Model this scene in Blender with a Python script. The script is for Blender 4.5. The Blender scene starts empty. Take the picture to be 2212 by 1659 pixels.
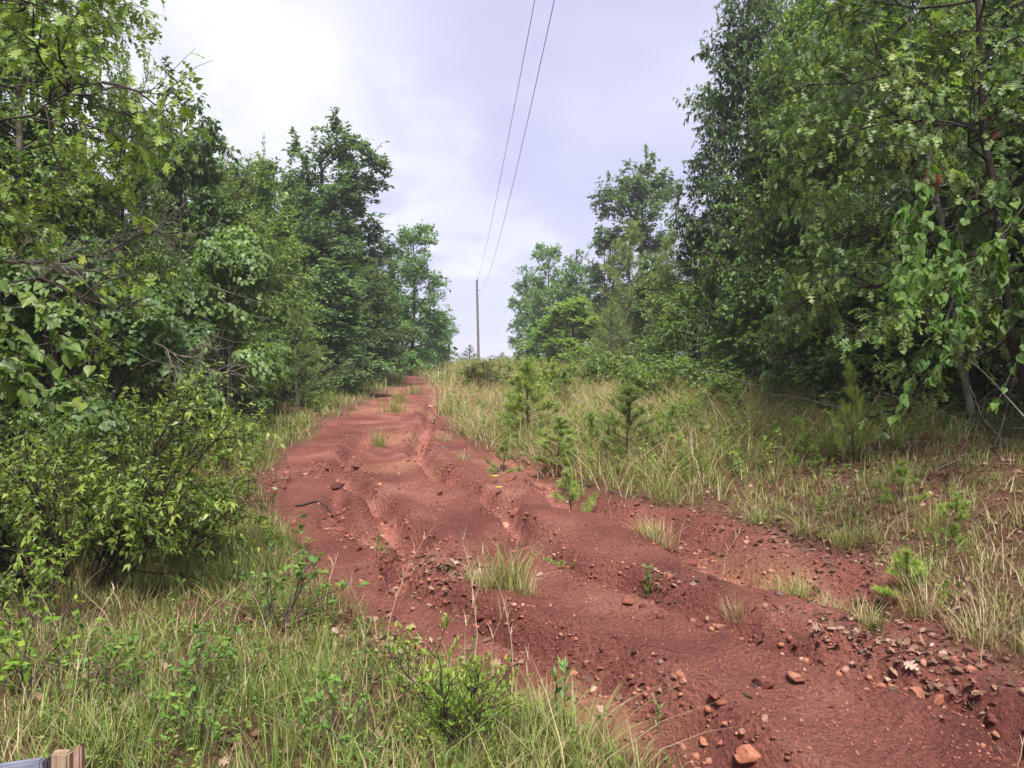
import bpy, math, random
import numpy as np

# ------------------------------------------------------------------ camera, sky, sun, exposure
scene = bpy.context.scene
COL = scene.collection
F, CX, CY, EYE = 740.0, 512.0, 384.0, 1.6      # focal length in pixels of a 1024 wide frame

cam_d = bpy.data.cameras.new('camera')
cam_d.sensor_width = 36.0
cam_d.lens = 36.0 * F / 1024.0
cam_d.clip_start, cam_d.clip_end = 0.05, 3000
cam = bpy.data.objects.new('camera', cam_d)
cam.location = (0, 0, EYE)
cam.rotation_euler = (math.radians(90), 0, 0)
COL.objects.link(cam)
scene.camera = cam

SUN_EL, SUN_AZ = math.radians(59), math.radians(174)     # azimuth from +Y, clockwise
world = bpy.data.worlds.new('World')
scene.world = world
world.use_nodes = True
wn, wl = world.node_tree.nodes, world.node_tree.links
wn.clear()
w_out = wn.new('ShaderNodeOutputWorld')
w_bg = wn.new('ShaderNodeBackground'); w_bg.inputs['Strength'].default_value = 0.1
sky = wn.new('ShaderNodeTexSky'); sky.sky_type = 'NISHITA'; sky.sun_disc = False
sky.sun_elevation, sky.sun_rotation = SUN_EL, SUN_AZ
w_tc = wn.new('ShaderNodeTexCoord')
sep = wn.new('ShaderNodeSeparateXYZ'); wl.new(w_tc.outputs['Generated'], sep.inputs[0])
zz = wn.new('ShaderNodeMath'); zz.operation = 'MAXIMUM'; zz.inputs[1].default_value = 0.0
wl.new(sep.outputs['Z'], zz.inputs[0])
za = wn.new('ShaderNodeMath'); za.operation = 'ADD'; za.inputs[1].default_value = 0.32
wl.new(zz.outputs[0], za.inputs[0])
dv = wn.new('ShaderNodeVectorMath'); dv.operation = 'DIVIDE'
cz = wn.new('ShaderNodeCombineXYZ')
for i in range(3): wl.new(za.outputs[0], cz.inputs[i])
wl.new(w_tc.outputs['Generated'], dv.inputs[0]); wl.new(cz.outputs[0], dv.inputs[1])
mp = wn.new('ShaderNodeMapping'); mp.inputs['Location'].default_value = (3.1, 1.7, 0.4)
wl.new(dv.outputs[0], mp.inputs['Vector'])
n1 = wn.new('ShaderNodeTexNoise'); n1.inputs['Scale'].default_value = 1.25; n1.inputs['Detail'].default_value = 5
n1.inputs['Roughness'].default_value = 0.45; n1.inputs['Distortion'].default_value = 0.25
wl.new(mp.outputs[0], n1.inputs['Vector'])
n2 = wn.new('ShaderNodeTexNoise'); n2.inputs['Scale'].default_value = 3.2; n2.inputs['Detail'].default_value = 5; n2.inputs['Roughness'].default_value = .5
wl.new(mp.outputs[0], n2.inputs['Vector'])
wsub = wn.new('ShaderNodeVectorMath'); wsub.operation = 'SUBTRACT'; wsub.inputs[1].default_value = (.5, .5, .5); wl.new(n2.outputs['Color'], wsub.inputs[0])
wsc = wn.new('ShaderNodeVectorMath'); wsc.operation = 'SCALE'; wsc.inputs['Scale'].default_value = .55; wl.new(wsub.outputs[0], wsc.inputs[0])
warp = wn.new('ShaderNodeVectorMath'); warp.operation = 'ADD'; wl.new(w_tc.outputs['Generated'], warp.inputs[0]); wl.new(wsc.outputs[0], warp.inputs[1])
# thin bright breaks in the cloud deck, and one lower down
def sky_blob(px, py, r, amt):
    d = np.array([(px - CX) / F, 1.0, (CY - py) / F]); d /= np.linalg.norm(d)
    dt = wn.new('ShaderNodeVectorMath'); dt.operation = 'DISTANCE'
    nrm = wn.new('ShaderNodeVectorMath'); nrm.operation = 'NORMALIZE'
    wl.new(warp.outputs[0], nrm.inputs[0])
    wl.new(nrm.outputs[0], dt.inputs[0]); dt.inputs[1].default_value = tuple(d)
    mr = wn.new('ShaderNodeMapRange'); mr.interpolation_type = 'SMOOTHERSTEP'
    mr.inputs['From Min'].default_value = r; mr.inputs['From Max'].default_value = 0.0
    mr.inputs['To Min'].default_value = 0.0; mr.inputs['To Max'].default_value = amt
    wl.new(dt.outputs['Value'], mr.inputs['Value'])
    return mr.outputs[0]
n2m = wn.new('ShaderNodeMath'); n2m.operation = 'MULTIPLY_ADD'; n2m.inputs[1].default_value = .5; n2m.inputs[2].default_value = -.25; wl.new(n2.outputs['Fac'], n2m.inputs[0])
n2a = wn.new('ShaderNodeMath'); n2a.operation = 'ADD'; wl.new(n1.outputs['Fac'], n2a.inputs[0]); wl.new(n2m.outputs[0], n2a.inputs[1])
acc = n2a.outputs[0]
for b in ((230, 50, 0.34, 0.34), (320, 130, 0.20, 0.14), (448, 200, 0.15, 0.30), (700, 80, 0.25, 0.05)):
    ad = wn.new('ShaderNodeMath'); ad.operation = 'ADD'
    wl.new(acc, ad.inputs[0]); wl.new(sky_blob(*b), ad.inputs[1]); acc = ad.outputs[0]
cr = wn.new('ShaderNodeValToRGB')
cr.color_ramp.interpolation = 'B_SPLINE'
e = cr.color_ramp.elements
e[0].position = 0.36; e[0].color = (0.113, 0.112, 0.158, 1)
e[1].position = 0.92; e[1].color = (0.192, 0.192, 0.196, 1)
m = e.new(0.64); m.color = (0.135, 0.133, 0.176, 1)
wl.new(acc, cr.inputs[0])
gain = wn.new('ShaderNodeVectorMath'); gain.operation = 'SCALE'; gain.inputs['Scale'].default_value = 10.0
wl.new(cr.outputs[0], gain.inputs[0])
mixw = wn.new('ShaderNodeMix'); mixw.data_type = 'RGBA'; mixw.inputs['Factor'].default_value = 0.95
wl.new(sky.outputs[0], mixw.inputs['A']); wl.new(gain.outputs[0], mixw.inputs['B'])
wl.new(mixw.outputs['Result'], w_bg.inputs['Color']); wl.new(w_bg.outputs[0], w_out.inputs['Surface'])

sun_d = bpy.data.lights.new('sun', 'SUN'); sun_d.energy = 1.9; sun_d.angle = math.radians(14); sun_d.color = (1, .96, .9)
sun = bpy.data.objects.new('sun', sun_d); COL.objects.link(sun)
sun.rotation_euler = (math.radians(90) - SUN_EL, 0, math.pi - SUN_AZ)
sun.location = (-10, 10, 30)

vs = scene.view_settings
vs.view_transform = 'Standard'; vs.look = 'None'; vs.exposure = 2.4; vs.gamma = 1.0; vs.use_curve_mapping = False
scene.render.engine = 'CYCLES'
cy = scene.cycles
cy.max_bounces = 8; cy.diffuse_bounces = 5; cy.glossy_bounces = 2; cy.transmission_bounces = 6; cy.volume_bounces = 0; cy.transparent_max_bounces = 4
cy.use_denoising = True

# ------------------------------------------------------------------ numeric helpers
rng = np.random.default_rng(7)
random.seed(7)

def hash2(ix, iy, seed):
    h = (ix.astype(np.int64) * 374761393 + iy.astype(np.int64) * 668265263 + seed * 144665) & 0x7fffffff
    h = ((h ^ (h >> 13)) * 1274126177) & 0x7fffffff
    return ((h ^ (h >> 16)) & 0xffff) / 65535.0
def vnoise(x, y, seed=0):
    ix, iy = np.floor(x), np.floor(y)
    fx, fy = x - ix, y - iy
    fx, fy = fx * fx * (3 - 2 * fx), fy * fy * (3 - 2 * fy)
    a, b = hash2(ix, iy, seed), hash2(ix + 1, iy, seed)
    c, d = hash2(ix, iy + 1, seed), hash2(ix + 1, iy + 1, seed)
    return (a * (1 - fx) + b * fx) * (1 - fy) + (c * (1 - fx) + d * fx) * fy
def fbm(x, y, oct=4, seed=0):
    s, a, t = 0, 0.5, 0
    for o in range(oct):
        s = s + a * vnoise(x * 2 ** o, y * 2 ** o, seed + o * 17); t += a; a *= 0.5
    return s / t                               # 0..1
def sstep(t):
    t = np.clip(t, 0, 1); return t * t * (3 - 2 * t)
def nz(v):
    return v / np.maximum(np.linalg.norm(v, axis=-1, keepdims=True), 1e-9)

# ------------------------------------------------------------------ the lie of the land
_ty = np.linspace(-40, 500, 5401)
_tz = np.interp(_ty, [-40, -10, 0, 3, 5, 8, 11.4, 17, 28, 45, 60, 75, 85, 100, 130, 200, 500],
                [-1.2, -.25, 0, .0, .08, .22, .42, .72, 1.30, 2.3, 3.0, 3.42, 3.5, 3.2, 2, -2, -10])
_k = np.hanning(31); _k /= _k.sum()
_tz = np.convolve(np.pad(_tz, 15, mode='edge'), _k, mode='valid')
def xr_of(y): return np.interp(y, [0, 3, 5.8, 8.7, 12, 20, 28, 45, 80], [2.6, 2.5, 2.3, .9, -.1, -1.9, -3, -4, -4])
def xl_of(y): return np.interp(y, [0, 3.1, 5, 8, 11.4, 17, 28, 45, 80], [1.2, .4, -1.2, -2.6, -3.4, -4.3, -5, -6, -6.5])
def xt_of(y): return np.interp(y, [0, 9, 13, 30, 60, 80], [5.6, 5.2, 4.6, 3.7, .6, -.2])
def base_z(x, y):
    x, y = np.asarray(x, float), np.asarray(y, float)
    z = np.interp(y, _ty, _tz)
    xr, xt, xl = xr_of(y), xt_of(y), xl_of(y)
    hb = np.interp(y, [-5, 0, 8, 14, 28, 45, 80], [.2, .5, .78, .66, .5, .3, .1])
    z = z + hb * sstep((x - xr) / np.maximum(xt - xr, 1.5)) + 0.03 * np.clip(x - xt, 0, 25)
    z = z + .08 * sstep((xl - x) / 1.5) - .04 * np.clip(xl - x - 3, 0, 25)
    z = z + .10 * (fbm(x * .35 + 9, y * .35 + 3, 3, 5) - .5)
    return z
def G(px, py):
    """ground point seen at a pixel (1024 wide frame)"""
    dx, dz = (px - CX) / F, (CY - py) / F
    t = np.geomspace(1.2, 140, 4000)
    below = EYE + dz * t < base_z(dx * t, t)
    i = int(np.argmax(below)) if below.any() else len(t) - 1
    return float(dx * t[i]), float(t[i])
def G2(pts): return np.array([G(x / 2.16, y / 2.16) for x, y in pts])       # from 2212 wide readings
def G1(pts): return np.array([G(x, y) for x, y in pts])

def seg_dist(P, line):
    """distance of points P (n,2) to a polyline, and running parameter"""
    best = np.full(len(P), 1e9); par = np.zeros(len(P))
    for i in range(len(line) - 1):
        a, b = line[i], line[i + 1]; ab = b - a
        t = np.clip(((P - a) @ ab) / max(ab @ ab, 1e-9), 0, 1)
        d = np.hypot(P[:, 0] - a[0] - t * ab[0], P[:, 1] - a[1] - t * ab[1])
        k = d < best; best[k] = d[k]; par[k] = i + t[k]
    return best, par
def inside(P, poly):
    c = np.zeros(len(P), bool); j = len(poly) - 1
    for i in range(len(poly)):
        xi, yi = poly[i]; xj, yj = poly[j]
        k = ((yi > P[:, 1]) != (yj > P[:, 1])) & (P[:, 0] < (xj - xi) * (P[:, 1] - yi) / (yj - yi + 1e-12) + xi)
        c ^= k; j = i
    return c

bare_poly = np.vstack([
    G2([(1400, 1659), (1260, 1600), (1110, 1530), (965, 1455), (850, 1400), (760, 1340), (690, 1235), (640, 1170), (598, 1110),
        (570, 1062), (600, 1025), (628, 985), (692, 930), (765, 882), (826, 853), (874, 832)]),
    [[-5.5, 40], [-5.0, 40]],
    G2([(934, 838), (947, 870), (955, 905), (1005, 950), (1075, 985), (1150, 990), (1200, 1020), (1230, 1060), (1300, 1070),
        (1420, 1100), (1520, 1108), (1610, 1145), (1720, 1185), (1850, 1205), (1930, 1255), (1900, 1300), (2000, 1350), (2100, 1410), (2212, 1470)]),
    [[3.6, 2.6], [4.2, 0.5], [1.4, 0.4]]])
def bare_sd(x, y):
    """positive inside the bare soil, metres, ragged edge"""
    P = np.stack([x, y], 1)
    d, _ = seg_dist(P, np.vstack([bare_poly, bare_poly[:1]]))
    s = np.where(inside(P, bare_poly), d, -d)
    return s + .45 * (fbm(x * 1.6, y * 1.6, 4, 31) - .5) * np.clip(y / 9, .7, 2)

gullies = [  # polyline, half width, depth
    (G1([(435, 393), (432, 410), (425, 429), (416, 453), (437, 474), (452, 482), (480, 493), (499, 504), (522, 527), (545, 549), (563, 560),
         (613, 577), (646, 591), (701, 608), (742, 624), (790, 644), (868, 671), (939, 691), (1012, 730), (1060, 770)]), .155, .23),
    (G1([(372, 432), (350, 455), (338, 470), (361, 490), (382, 503), (386, 515), (392, 529), (415, 543), (400, 562), (404, 580), (421, 593), (454, 604),
         (491, 618), (521, 633), (544, 644), (573, 653), (603, 665), (626, 683), (654, 697), (680, 711), (744, 760), (800, 800)]), .155, .24),
    (G1([(340, 487), (336, 505), (331, 521), (337, 529), (352, 533), (372, 542), (398, 553)]), .14, .14),
    (G1([(500, 450), (529, 459), (547, 475), (556, 490), (575, 504), (640, 520), (687, 535), (715, 560), (760, 580), (830, 590), (880, 612)]), .26, .20),
]
CELLW = {}
def gully_fields(x, y):
    P = np.stack([x, y], 1)
    wob = .13 * (fbm(x * 2.3, y * 2.3, 4, 77) - .5) + .07 * (fbm(x * 9, y * 9, 3, 78) - .5)
    dz = np.zeros(len(P)); silt = np.zeros(len(P)); rim = np.zeros(len(P))
    for line, w, dep in gullies:
        d, par = seg_dist(P, line)
        d = np.abs(d + wob)
        ww = w * (.75 + .5 * vnoise(par * 1.7, par * 0 + w * 50, 3))
        g = 1 / (1 + (d / ww) ** 5)
        fade = np.clip(par / .8, 0, 1)
        dz = np.minimum(dz, -dep * g * fade * (.7 + .6 * vnoise(par * 1.1, par * 0, 8)))
        silt = np.maximum(silt, sstep(1.15 - d / ww + .9 * (fbm(x * 7, y * 7, 3, 91) - .55)) * fade * sstep((vnoise(par * 1.9 + 4, par * 0 + w * 9, 12) - .42) * 6))
        rim = np.maximum(rim, np.exp(-((d - 1.7 * ww) / (.9 * ww)) ** 2) * fade)
    return dz, silt, rim
def ground_full(x, y):
    x, y = np.asarray(x, float).ravel(), np.asarray(y, float).ravel()
    z = base_z(x, y)
    near = (y > .3) & (y < 50) & (x > -8) & (x < 7)
    bare = np.full(len(x), -3.0); silt = np.zeros(len(x)); rim = np.zeros(len(x))
    if near.any():
        xn, yn = x[near], y[near]
        b = bare_sd(xn, yn); dz, si, ri = gully_fields(xn, yn)
        k = sstep(b / .25 + .8)
        zz_ = dz * k + .06 * ri * k
        zz_ += k * (.07 * (fbm(xn * .9, yn * .9, 3, 41) - .5) + .045 * (fbm(xn * 2.6, yn * 2.6, 4, 43) - .5) + .042 * (fbm(xn * 9, yn * 9, 3, 47) - .5))
        zz_ += (1 - k) * (.09 * (fbm(xn * 2.2, yn * 2.2, 4, 45) - .5) + .04)
        z[near] += zz_; bare[near] = b; silt[near] = si; rim[near] = ri
    return z, bare, silt, rim
def gz(x, y):
    return ground_full(np.atleast_1d(x), np.atleast_1d(y))[0]
def ground1(x, y): return float(gz(x, y)[0])

# ------------------------------------------------------------------ mesh helpers
def make_mesh(name, V, faces, mat=None, attrs=None, smooth=False):
    """faces: list of (n,k) int arrays"""
    me = bpy.data.meshes.new(name)
    V = np.asarray(V, np.float32)
    me.vertices.add(len(V)); me.vertices.foreach_set('co', V.ravel())
    faces = [np.asarray(f, np.int32) for f in faces if len(f)]
    tot = np.concatenate([np.full(len(f), f.shape[1], np.int32) for f in faces])
    idx = np.concatenate([f.ravel() for f in faces])
    me.loops.add(len(idx)); me.loops.foreach_set('vertex_index', idx)
    me.polygons.add(len(tot))
    st = np.zeros(len(tot), np.int32); st[1:] = np.cumsum(tot)[:-1]
    me.polygons.foreach_set('loop_start', st)
    try: me.polygons.foreach_set('loop_total', tot)
    except Exception: pass
    if smooth: me.polygons.foreach_set('use_smooth', np.ones(len(tot), bool))
    for k, a in (attrs or {}).items():
        at = me.attributes.new(k, 'FLOAT', 'POINT'); at.data.foreach_set('value', np.asarray(a, np.float32))
    me.update(calc_edges=True)
    if mat: me.materials.append(mat)
    return me
class Acc:
    def __init__(s): s.V, s.F, s.A, s.n = [], {}, [], 0
    def add(s, V, faces, rnd=0.5):
        V = np.asarray(V, float).reshape(-1, 3)
        for f in faces:
            f = np.asarray(f, np.int64)
            s.F.setdefault(f.shape[1], []).append(f + s.n)
        s.V.append(V); s.A.append(np.broadcast_to(np.asarray(rnd, float), (len(V),)) if np.ndim(rnd) < 2 else np.ravel(rnd)); s.n += len(V)
        return s
    def mesh(s, name, mat=None, smooth=False):
        return make_mesh(name, np.concatenate(s.V), [np.concatenate(f) for f in s.F.values()], mat, {'rnd': np.concatenate(s.A)}, smooth)
def link(name, me, parent=None, loc=(0, 0, 0), rot=(0, 0, 0), scale=(1, 1, 1)):
    o = bpy.data.objects.new(name, me); COL.objects.link(o)
    o.location, o.rotation_euler, o.scale = loc, rot, scale
    if parent: o.parent = parent
    return o
def tag(o, label=None, cat=None, group=None, kind=None):
    if label: o['label'] = label
    if cat: o['category'] = cat
    if group: o['group'] = group
    if kind: o['kind'] = kind
    return o

def tubes(P, R, sides):
    """P (n,k,3) polylines, R (n,k) radii"""
    n, k, _ = P.shape
    T = np.gradient(P, axis=1); T = nz(T)
    up = np.where(np.abs(T[..., 2:3]) > .92, np.array([1., 0, 0]), np.array([0, 0, 1.]))
    X = nz(np.cross(up, T)); Y = np.cross(T, X)
    a = np.linspace(0, 2 * np.pi, sides, endpoint=False)
    V = P[:, :, None, :] + R[:, :, None, None] * (np.cos(a)[None, None, :, None] * X[:, :, None, :] + np.sin(a)[None, None, :, None] * Y[:, :, None, :])
    base = (np.arange(n) * k * sides)[:, None, None] + (np.arange(k - 1) * sides)[None, :, None]
    s0 = np.arange(sides)[None, None, :]; s1 = (np.arange(sides) + 1)[None, None, :] % sides
    f = np.stack([base + s0, base + s1, base + sides + s1, base + sides + s0], -1).reshape(-1, 4)
    return V.reshape(-1, 3), f
def tube_acc(acc, P, R, sides, r=None, rnd=.5):
    V, f = tubes(P, R, sides)
    acc.add(V, [f], rnd)

# leaf templates: x along the leaf, y across, z up
def T_ovate(w=.25, fold=.06, curl=.12):
    V = np.array([[0, 0, 0], [.38, w, fold], [.38, -w, fold], [.45, 0, 0], [1, 0, -curl]])
    return V, [np.array([[0, 3, 1], [0, 2, 3], [3, 4, 1], [3, 2, 4]])]
def T_heart(w=.46):
    pts = [(.0, .0), (-.09, .5), (.05, .9), (.30, 1.0), (.58, .68), (.82, .28)]
    L = [[x, y * w, .10 * y - .2 * max(x, 0) ** 2] for x, y in pts[1:]]
    V = np.array([[.0, 0, 0], [1, 0, -.22]] + L + [[x, -y, z] for x, y, z in L])
    return V, [np.array([[0, 4, 3, 2], [0, 6, 5, 4], [0, 7, 8, 9], [0, 9, 10, 11]]), np.array([[0, 1, 6], [0, 11, 1]])]
def T_heart_lo(w=.48):
    V = np.array([[.05, 0, 0], [-.08, w * .5, .05], [.3, w, .08], [-.08, -w * .5, .05], [.3, -w, .08], [.92, 0, -.14]])
    return V, [np.array([[0, 5, 2, 1], [0, 3, 4, 5]])]
def T_curl(w=.34, seed=0):
    r = np.random.default_rng(seed); V = []
    for i, x in enumerate((0, .5, 1.0)):
        ww = w * (.35, 1, .3)[i]
        for y in (-1, 0, 1): V.append([x * (1 - .12 * x), y * ww * (.75 + .2 * r.uniform()), .32 * y * y * ww * 1.6 + .22 * x * x + .04 * r.normal()])
    f = [[3 * i + j, 3 * i + j + 3, 3 * i + j + 4, 3 * i + j + 1] for i in range(2) for j in range(2)]
    return np.array(V), [np.array(f)]
def T_rhomb(w=.27):
    V = np.array([[0, 0, 0], [.45, w, .07], [1, 0, -.1], [.45, -w, .07]])
    return V, [np.array([[0, 2, 1], [0, 3, 2]])]
def T_oak(seed=0):
    r = np.random.default_rng(seed)
    xs = [0, .16, .22, .34, .40, .30, .50, .60, .56, .72, .84, .84, 1.0]
    ys = [.02, .05, .20, .24, .08, .0, .36, .38, .10, .30, .22, .07, 0]
    pts = [(0, .015), (.14, .05), (.20, .20), (.30, .19), (.31, .07), (.42, .35), (.56, .40), (.53, .09), (.70, .30), (.80, .26), (.77, .07), (.93, .10), (1.0, 0)]
    half = np.array([[x, y * (1 + .15 * r.normal()), .18 * y - .16 * x * x] for x, y in pts])
    half[-1] = [1, 0, -.16]
    mid = np.array([[x, 0, -.16 * x * x] for x in (.0, .25, .5, .75)])
    L = half.copy(); Rr = half.copy(); Rr[:, 1] *= -1
    V = np.vstack([mid, L, Rr]); n = len(half)
    fs = []
    for side, off in ((1, 4), (-1, 4 + n)):
        for quad in ([0, off + 0, off + 1, 1], [1, off + 1, off + 2, off + 3], [1, off + 3, off + 4, 2], [2, off + 4, off + 5, off + 6], [2, off + 6, off + 7, 3],
                     [3, off + 7, off + 8, off + 9], [3, off + 9, off + 10, off + 12]):
            fs.append(quad[::-1] if side > 0 else quad)
        
    tri = []
    for off, side in ((4, 1), (4 + n, -1)):
        t = [off + 10, off + 11, off + 12]; tri.append(t[::-1] if side > 0 else t)
    return V, [np.array(fs), np.array(tri)]
def T_oak_lo(seed=0):
    r = np.random.default_rng(seed); j = lambda: 1 + .12 * r.normal()
    V = [[0, 0, 0], [.30, .03, -.01], [.62, .03, -.06], [1, 0, -.18], [.24, .24 * j(), .05], [.56, .38 * j(), .04], [.82, .27 * j(), -.04], [.24, -.24 * j(), .05], [.56, -.38 * j(), .04], [.82, -.27 * j(), -.04]]
    return np.array(V), [np.array([[0, 1, 4], [1, 2, 5], [2, 3, 6], [0, 7, 1], [1, 8, 2], [2, 9, 3]])]
def put_leaves(acc, tmpl, pos, dirv, up, size, rnd):
    V0, faces = tmpl
    X = nz(dirv); Z = nz(up - (up * X).sum(-1, keepdims=True) * X); Y = np.cross(Z, X)
    s = size[:, None, None]
    V = pos[:, None, :] + s * (V0[None, :, 0:1] * X[:, None, :] + V0[None, :, 1:2] * Y[:, None, :] + V0[None, :, 2:3] * Z[:, None, :])
    n, m_ = len(pos), len(V0)
    off = (np.arange(n) * m_)[:, None, None]
    acc.add(V.reshape(-1, 3), [(f[None] + off).reshape(-1, f.shape[1]) for f in faces], np.repeat(rnd, m_))

# ------------------------------------------------------------------ materials
def new_mat(name):
    mt = bpy.data.materials.new(name); mt.use_nodes = True
    nt = mt.node_tree; nt.nodes.clear()
    out = nt.nodes.new('ShaderNodeOutputMaterial')
    return mt, nt.nodes, nt.links, out
def ramp(nodes, stops, interp='LINEAR'):
    r = nodes.new('ShaderNodeValToRGB'); r.color_ramp.interpolation = interp
    el = r.color_ramp.elements
    el[0].position, el[0].color = stops[0][0], (*stops[0][1], 1)
    el[1].position, el[1].color = stops[-1][0], (*stops[-1][1], 1)
    for p, c in stops[1:-1]:
        x = el.new(p); x.color = (*c, 1)
    return r
def leaf_mat(name, stops, rough=.48, spec=.45, transl=.44, tcol=(1.25, 1.35, .55)):
    mt, N, L, out = new_mat(name)
    at = N.new('ShaderNodeAttribute'); at.attribute_name = 'rnd'
    rp = ramp(N, stops); L.new(at.outputs['Fac'], rp.inputs[0])
    oi = N.new('ShaderNodeObjectInfo')
    mx = N.new('ShaderNodeMix'); mx.data_type = 'RGBA'; mx.blend_type = 'MULTIPLY'; mx.inputs['Factor'].default_value = 1
    L.new(rp.outputs[0], mx.inputs['A']); L.new(oi.outputs['Color'], mx.inputs['B'])
    pb = N.new('ShaderNodeBsdfPrincipled'); L.new(mx.outputs['Result'], pb.inputs['Base Color'])
    pb.inputs['Roughness'].default_value = rough; pb.inputs['Specular IOR Level'].default_value = spec
    tm = N.new('ShaderNodeMix'); tm.data_type = 'RGBA'; tm.blend_type = 'MULTIPLY'; tm.inputs['Factor'].default_value = 1
    L.new(mx.outputs['Result'], tm.inputs['A']); tm.inputs['B'].default_value = (*tcol, 1)
    tr = N.new('ShaderNodeBsdfTranslucent'); L.new(tm.outputs['Result'], tr.inputs['Color'])
    ms = N.new('ShaderNodeMixShader'); ms.inputs['Fac'].default_value = transl
    L.new(pb.outputs[0], ms.inputs[1]); L.new(tr.outputs[0], ms.inputs[2]); L.new(ms.outputs[0], out.inputs['Surface'])
    return mt
def bark_mat(name, c0, c1, scale=18):
    mt, N, L, out = new_mat(name)
    tc = N.new('ShaderNodeTexCoord'); mp_ = N.new('ShaderNodeMapping'); mp_.inputs['Scale'].default_value = (1, 1, .25)
    L.new(tc.outputs['Object'], mp_.inputs[0])
    n = N.new('ShaderNodeTexNoise'); n.inputs['Scale'].default_value = scale; n.inputs['Detail'].default_value = 5
    L.new(mp_.outputs[0], n.inputs['Vector'])
    rp = ramp(N, [(.3, c0), (.7, c1)]); L.new(n.outputs['Fac'], rp.inputs[0])
    pb = N.new('ShaderNodeBsdfPrincipled'); pb.inputs['Roughness'].default_value = .9; pb.inputs['Specular IOR Level'].default_value = .15
    L.new(rp.outputs[0], pb.inputs['Base Color'])
    bp = N.new('ShaderNodeBump'); bp.inputs['Strength'].default_value = .6; bp.inputs['Distance'].default_value = .02
    L.new(n.outputs['Fac'], bp.inputs['Height']); L.new(bp.outputs[0], pb.inputs['Normal']); L.new(pb.outputs[0], out.inputs['Surface'])
    return mt

M = {}
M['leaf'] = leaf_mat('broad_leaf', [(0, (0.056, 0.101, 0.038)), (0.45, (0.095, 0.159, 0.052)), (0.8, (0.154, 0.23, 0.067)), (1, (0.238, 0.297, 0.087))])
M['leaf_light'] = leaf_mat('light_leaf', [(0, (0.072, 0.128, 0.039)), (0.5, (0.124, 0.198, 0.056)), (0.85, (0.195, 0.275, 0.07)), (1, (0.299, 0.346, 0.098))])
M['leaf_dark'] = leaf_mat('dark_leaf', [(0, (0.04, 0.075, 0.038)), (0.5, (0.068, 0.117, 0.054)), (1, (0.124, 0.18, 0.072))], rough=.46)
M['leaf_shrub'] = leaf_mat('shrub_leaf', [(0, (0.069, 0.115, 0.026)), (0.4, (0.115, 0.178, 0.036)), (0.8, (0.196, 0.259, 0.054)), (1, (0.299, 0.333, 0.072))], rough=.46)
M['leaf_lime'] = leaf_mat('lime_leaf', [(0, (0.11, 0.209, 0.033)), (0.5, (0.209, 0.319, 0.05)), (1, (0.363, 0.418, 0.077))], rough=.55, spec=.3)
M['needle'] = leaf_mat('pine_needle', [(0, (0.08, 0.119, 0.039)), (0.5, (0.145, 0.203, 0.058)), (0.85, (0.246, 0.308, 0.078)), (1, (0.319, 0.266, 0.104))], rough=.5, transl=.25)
M['grass'] = leaf_mat('grass_blade', [(0, (.09, .14, .034)), (.3, (.165, .225, .052)), (.56, (.29, .32, .09)), (.64, (.24, .19, .10)), (.80, (.38, .30, .17)), (.93, (.46, .37, .22)), (1, (.20, .10, .06))], rough=.5, spec=.35, transl=.3)
M['straw'] = leaf_mat('dry_straw', [(0, (.30, .22, .12)), (.5, (.46, .36, .22)), (1, (.55, .42, .31))], rough=.6, spec=.2, transl=.15, tcol=(1, 1, .9))
M['litter'] = leaf_mat('dead_leaf', [(0, (.08, .04, .026)), (.45, (.17, .09, .06)), (.8, (.28, .18, .125)), (1, (.40, .32, .26))], rough=.7, spec=.2, transl=.12, tcol=(1, .9, .7))
M['brown_leaf'] = leaf_mat('brown_oak_leaf', [(0, (.12, .05, .026)), (1, (.26, .12, .06))], rough=.7, spec=.2, transl=.15, tcol=(1, .9, .7))
M['yellow'] = leaf_mat('yellow_petal', [(0, (.62, .50, .03)), (1, (.75, .66, .08))], transl=.25)
M['bark'] = bark_mat('bark', (.045, .036, .030), (.13, .105, .085))
M['bark_pale'] = bark_mat('pale_bark', (.12, .105, .09), (.30, .27, .23))
M['bark_dark'] = bark_mat('dark_twig', (.022, .017, .014), (.06, .046, .038))
M['bark_grey'] = bark_mat('dead_wood', (.10, .085, .075), (.28, .24, .21))

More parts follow.
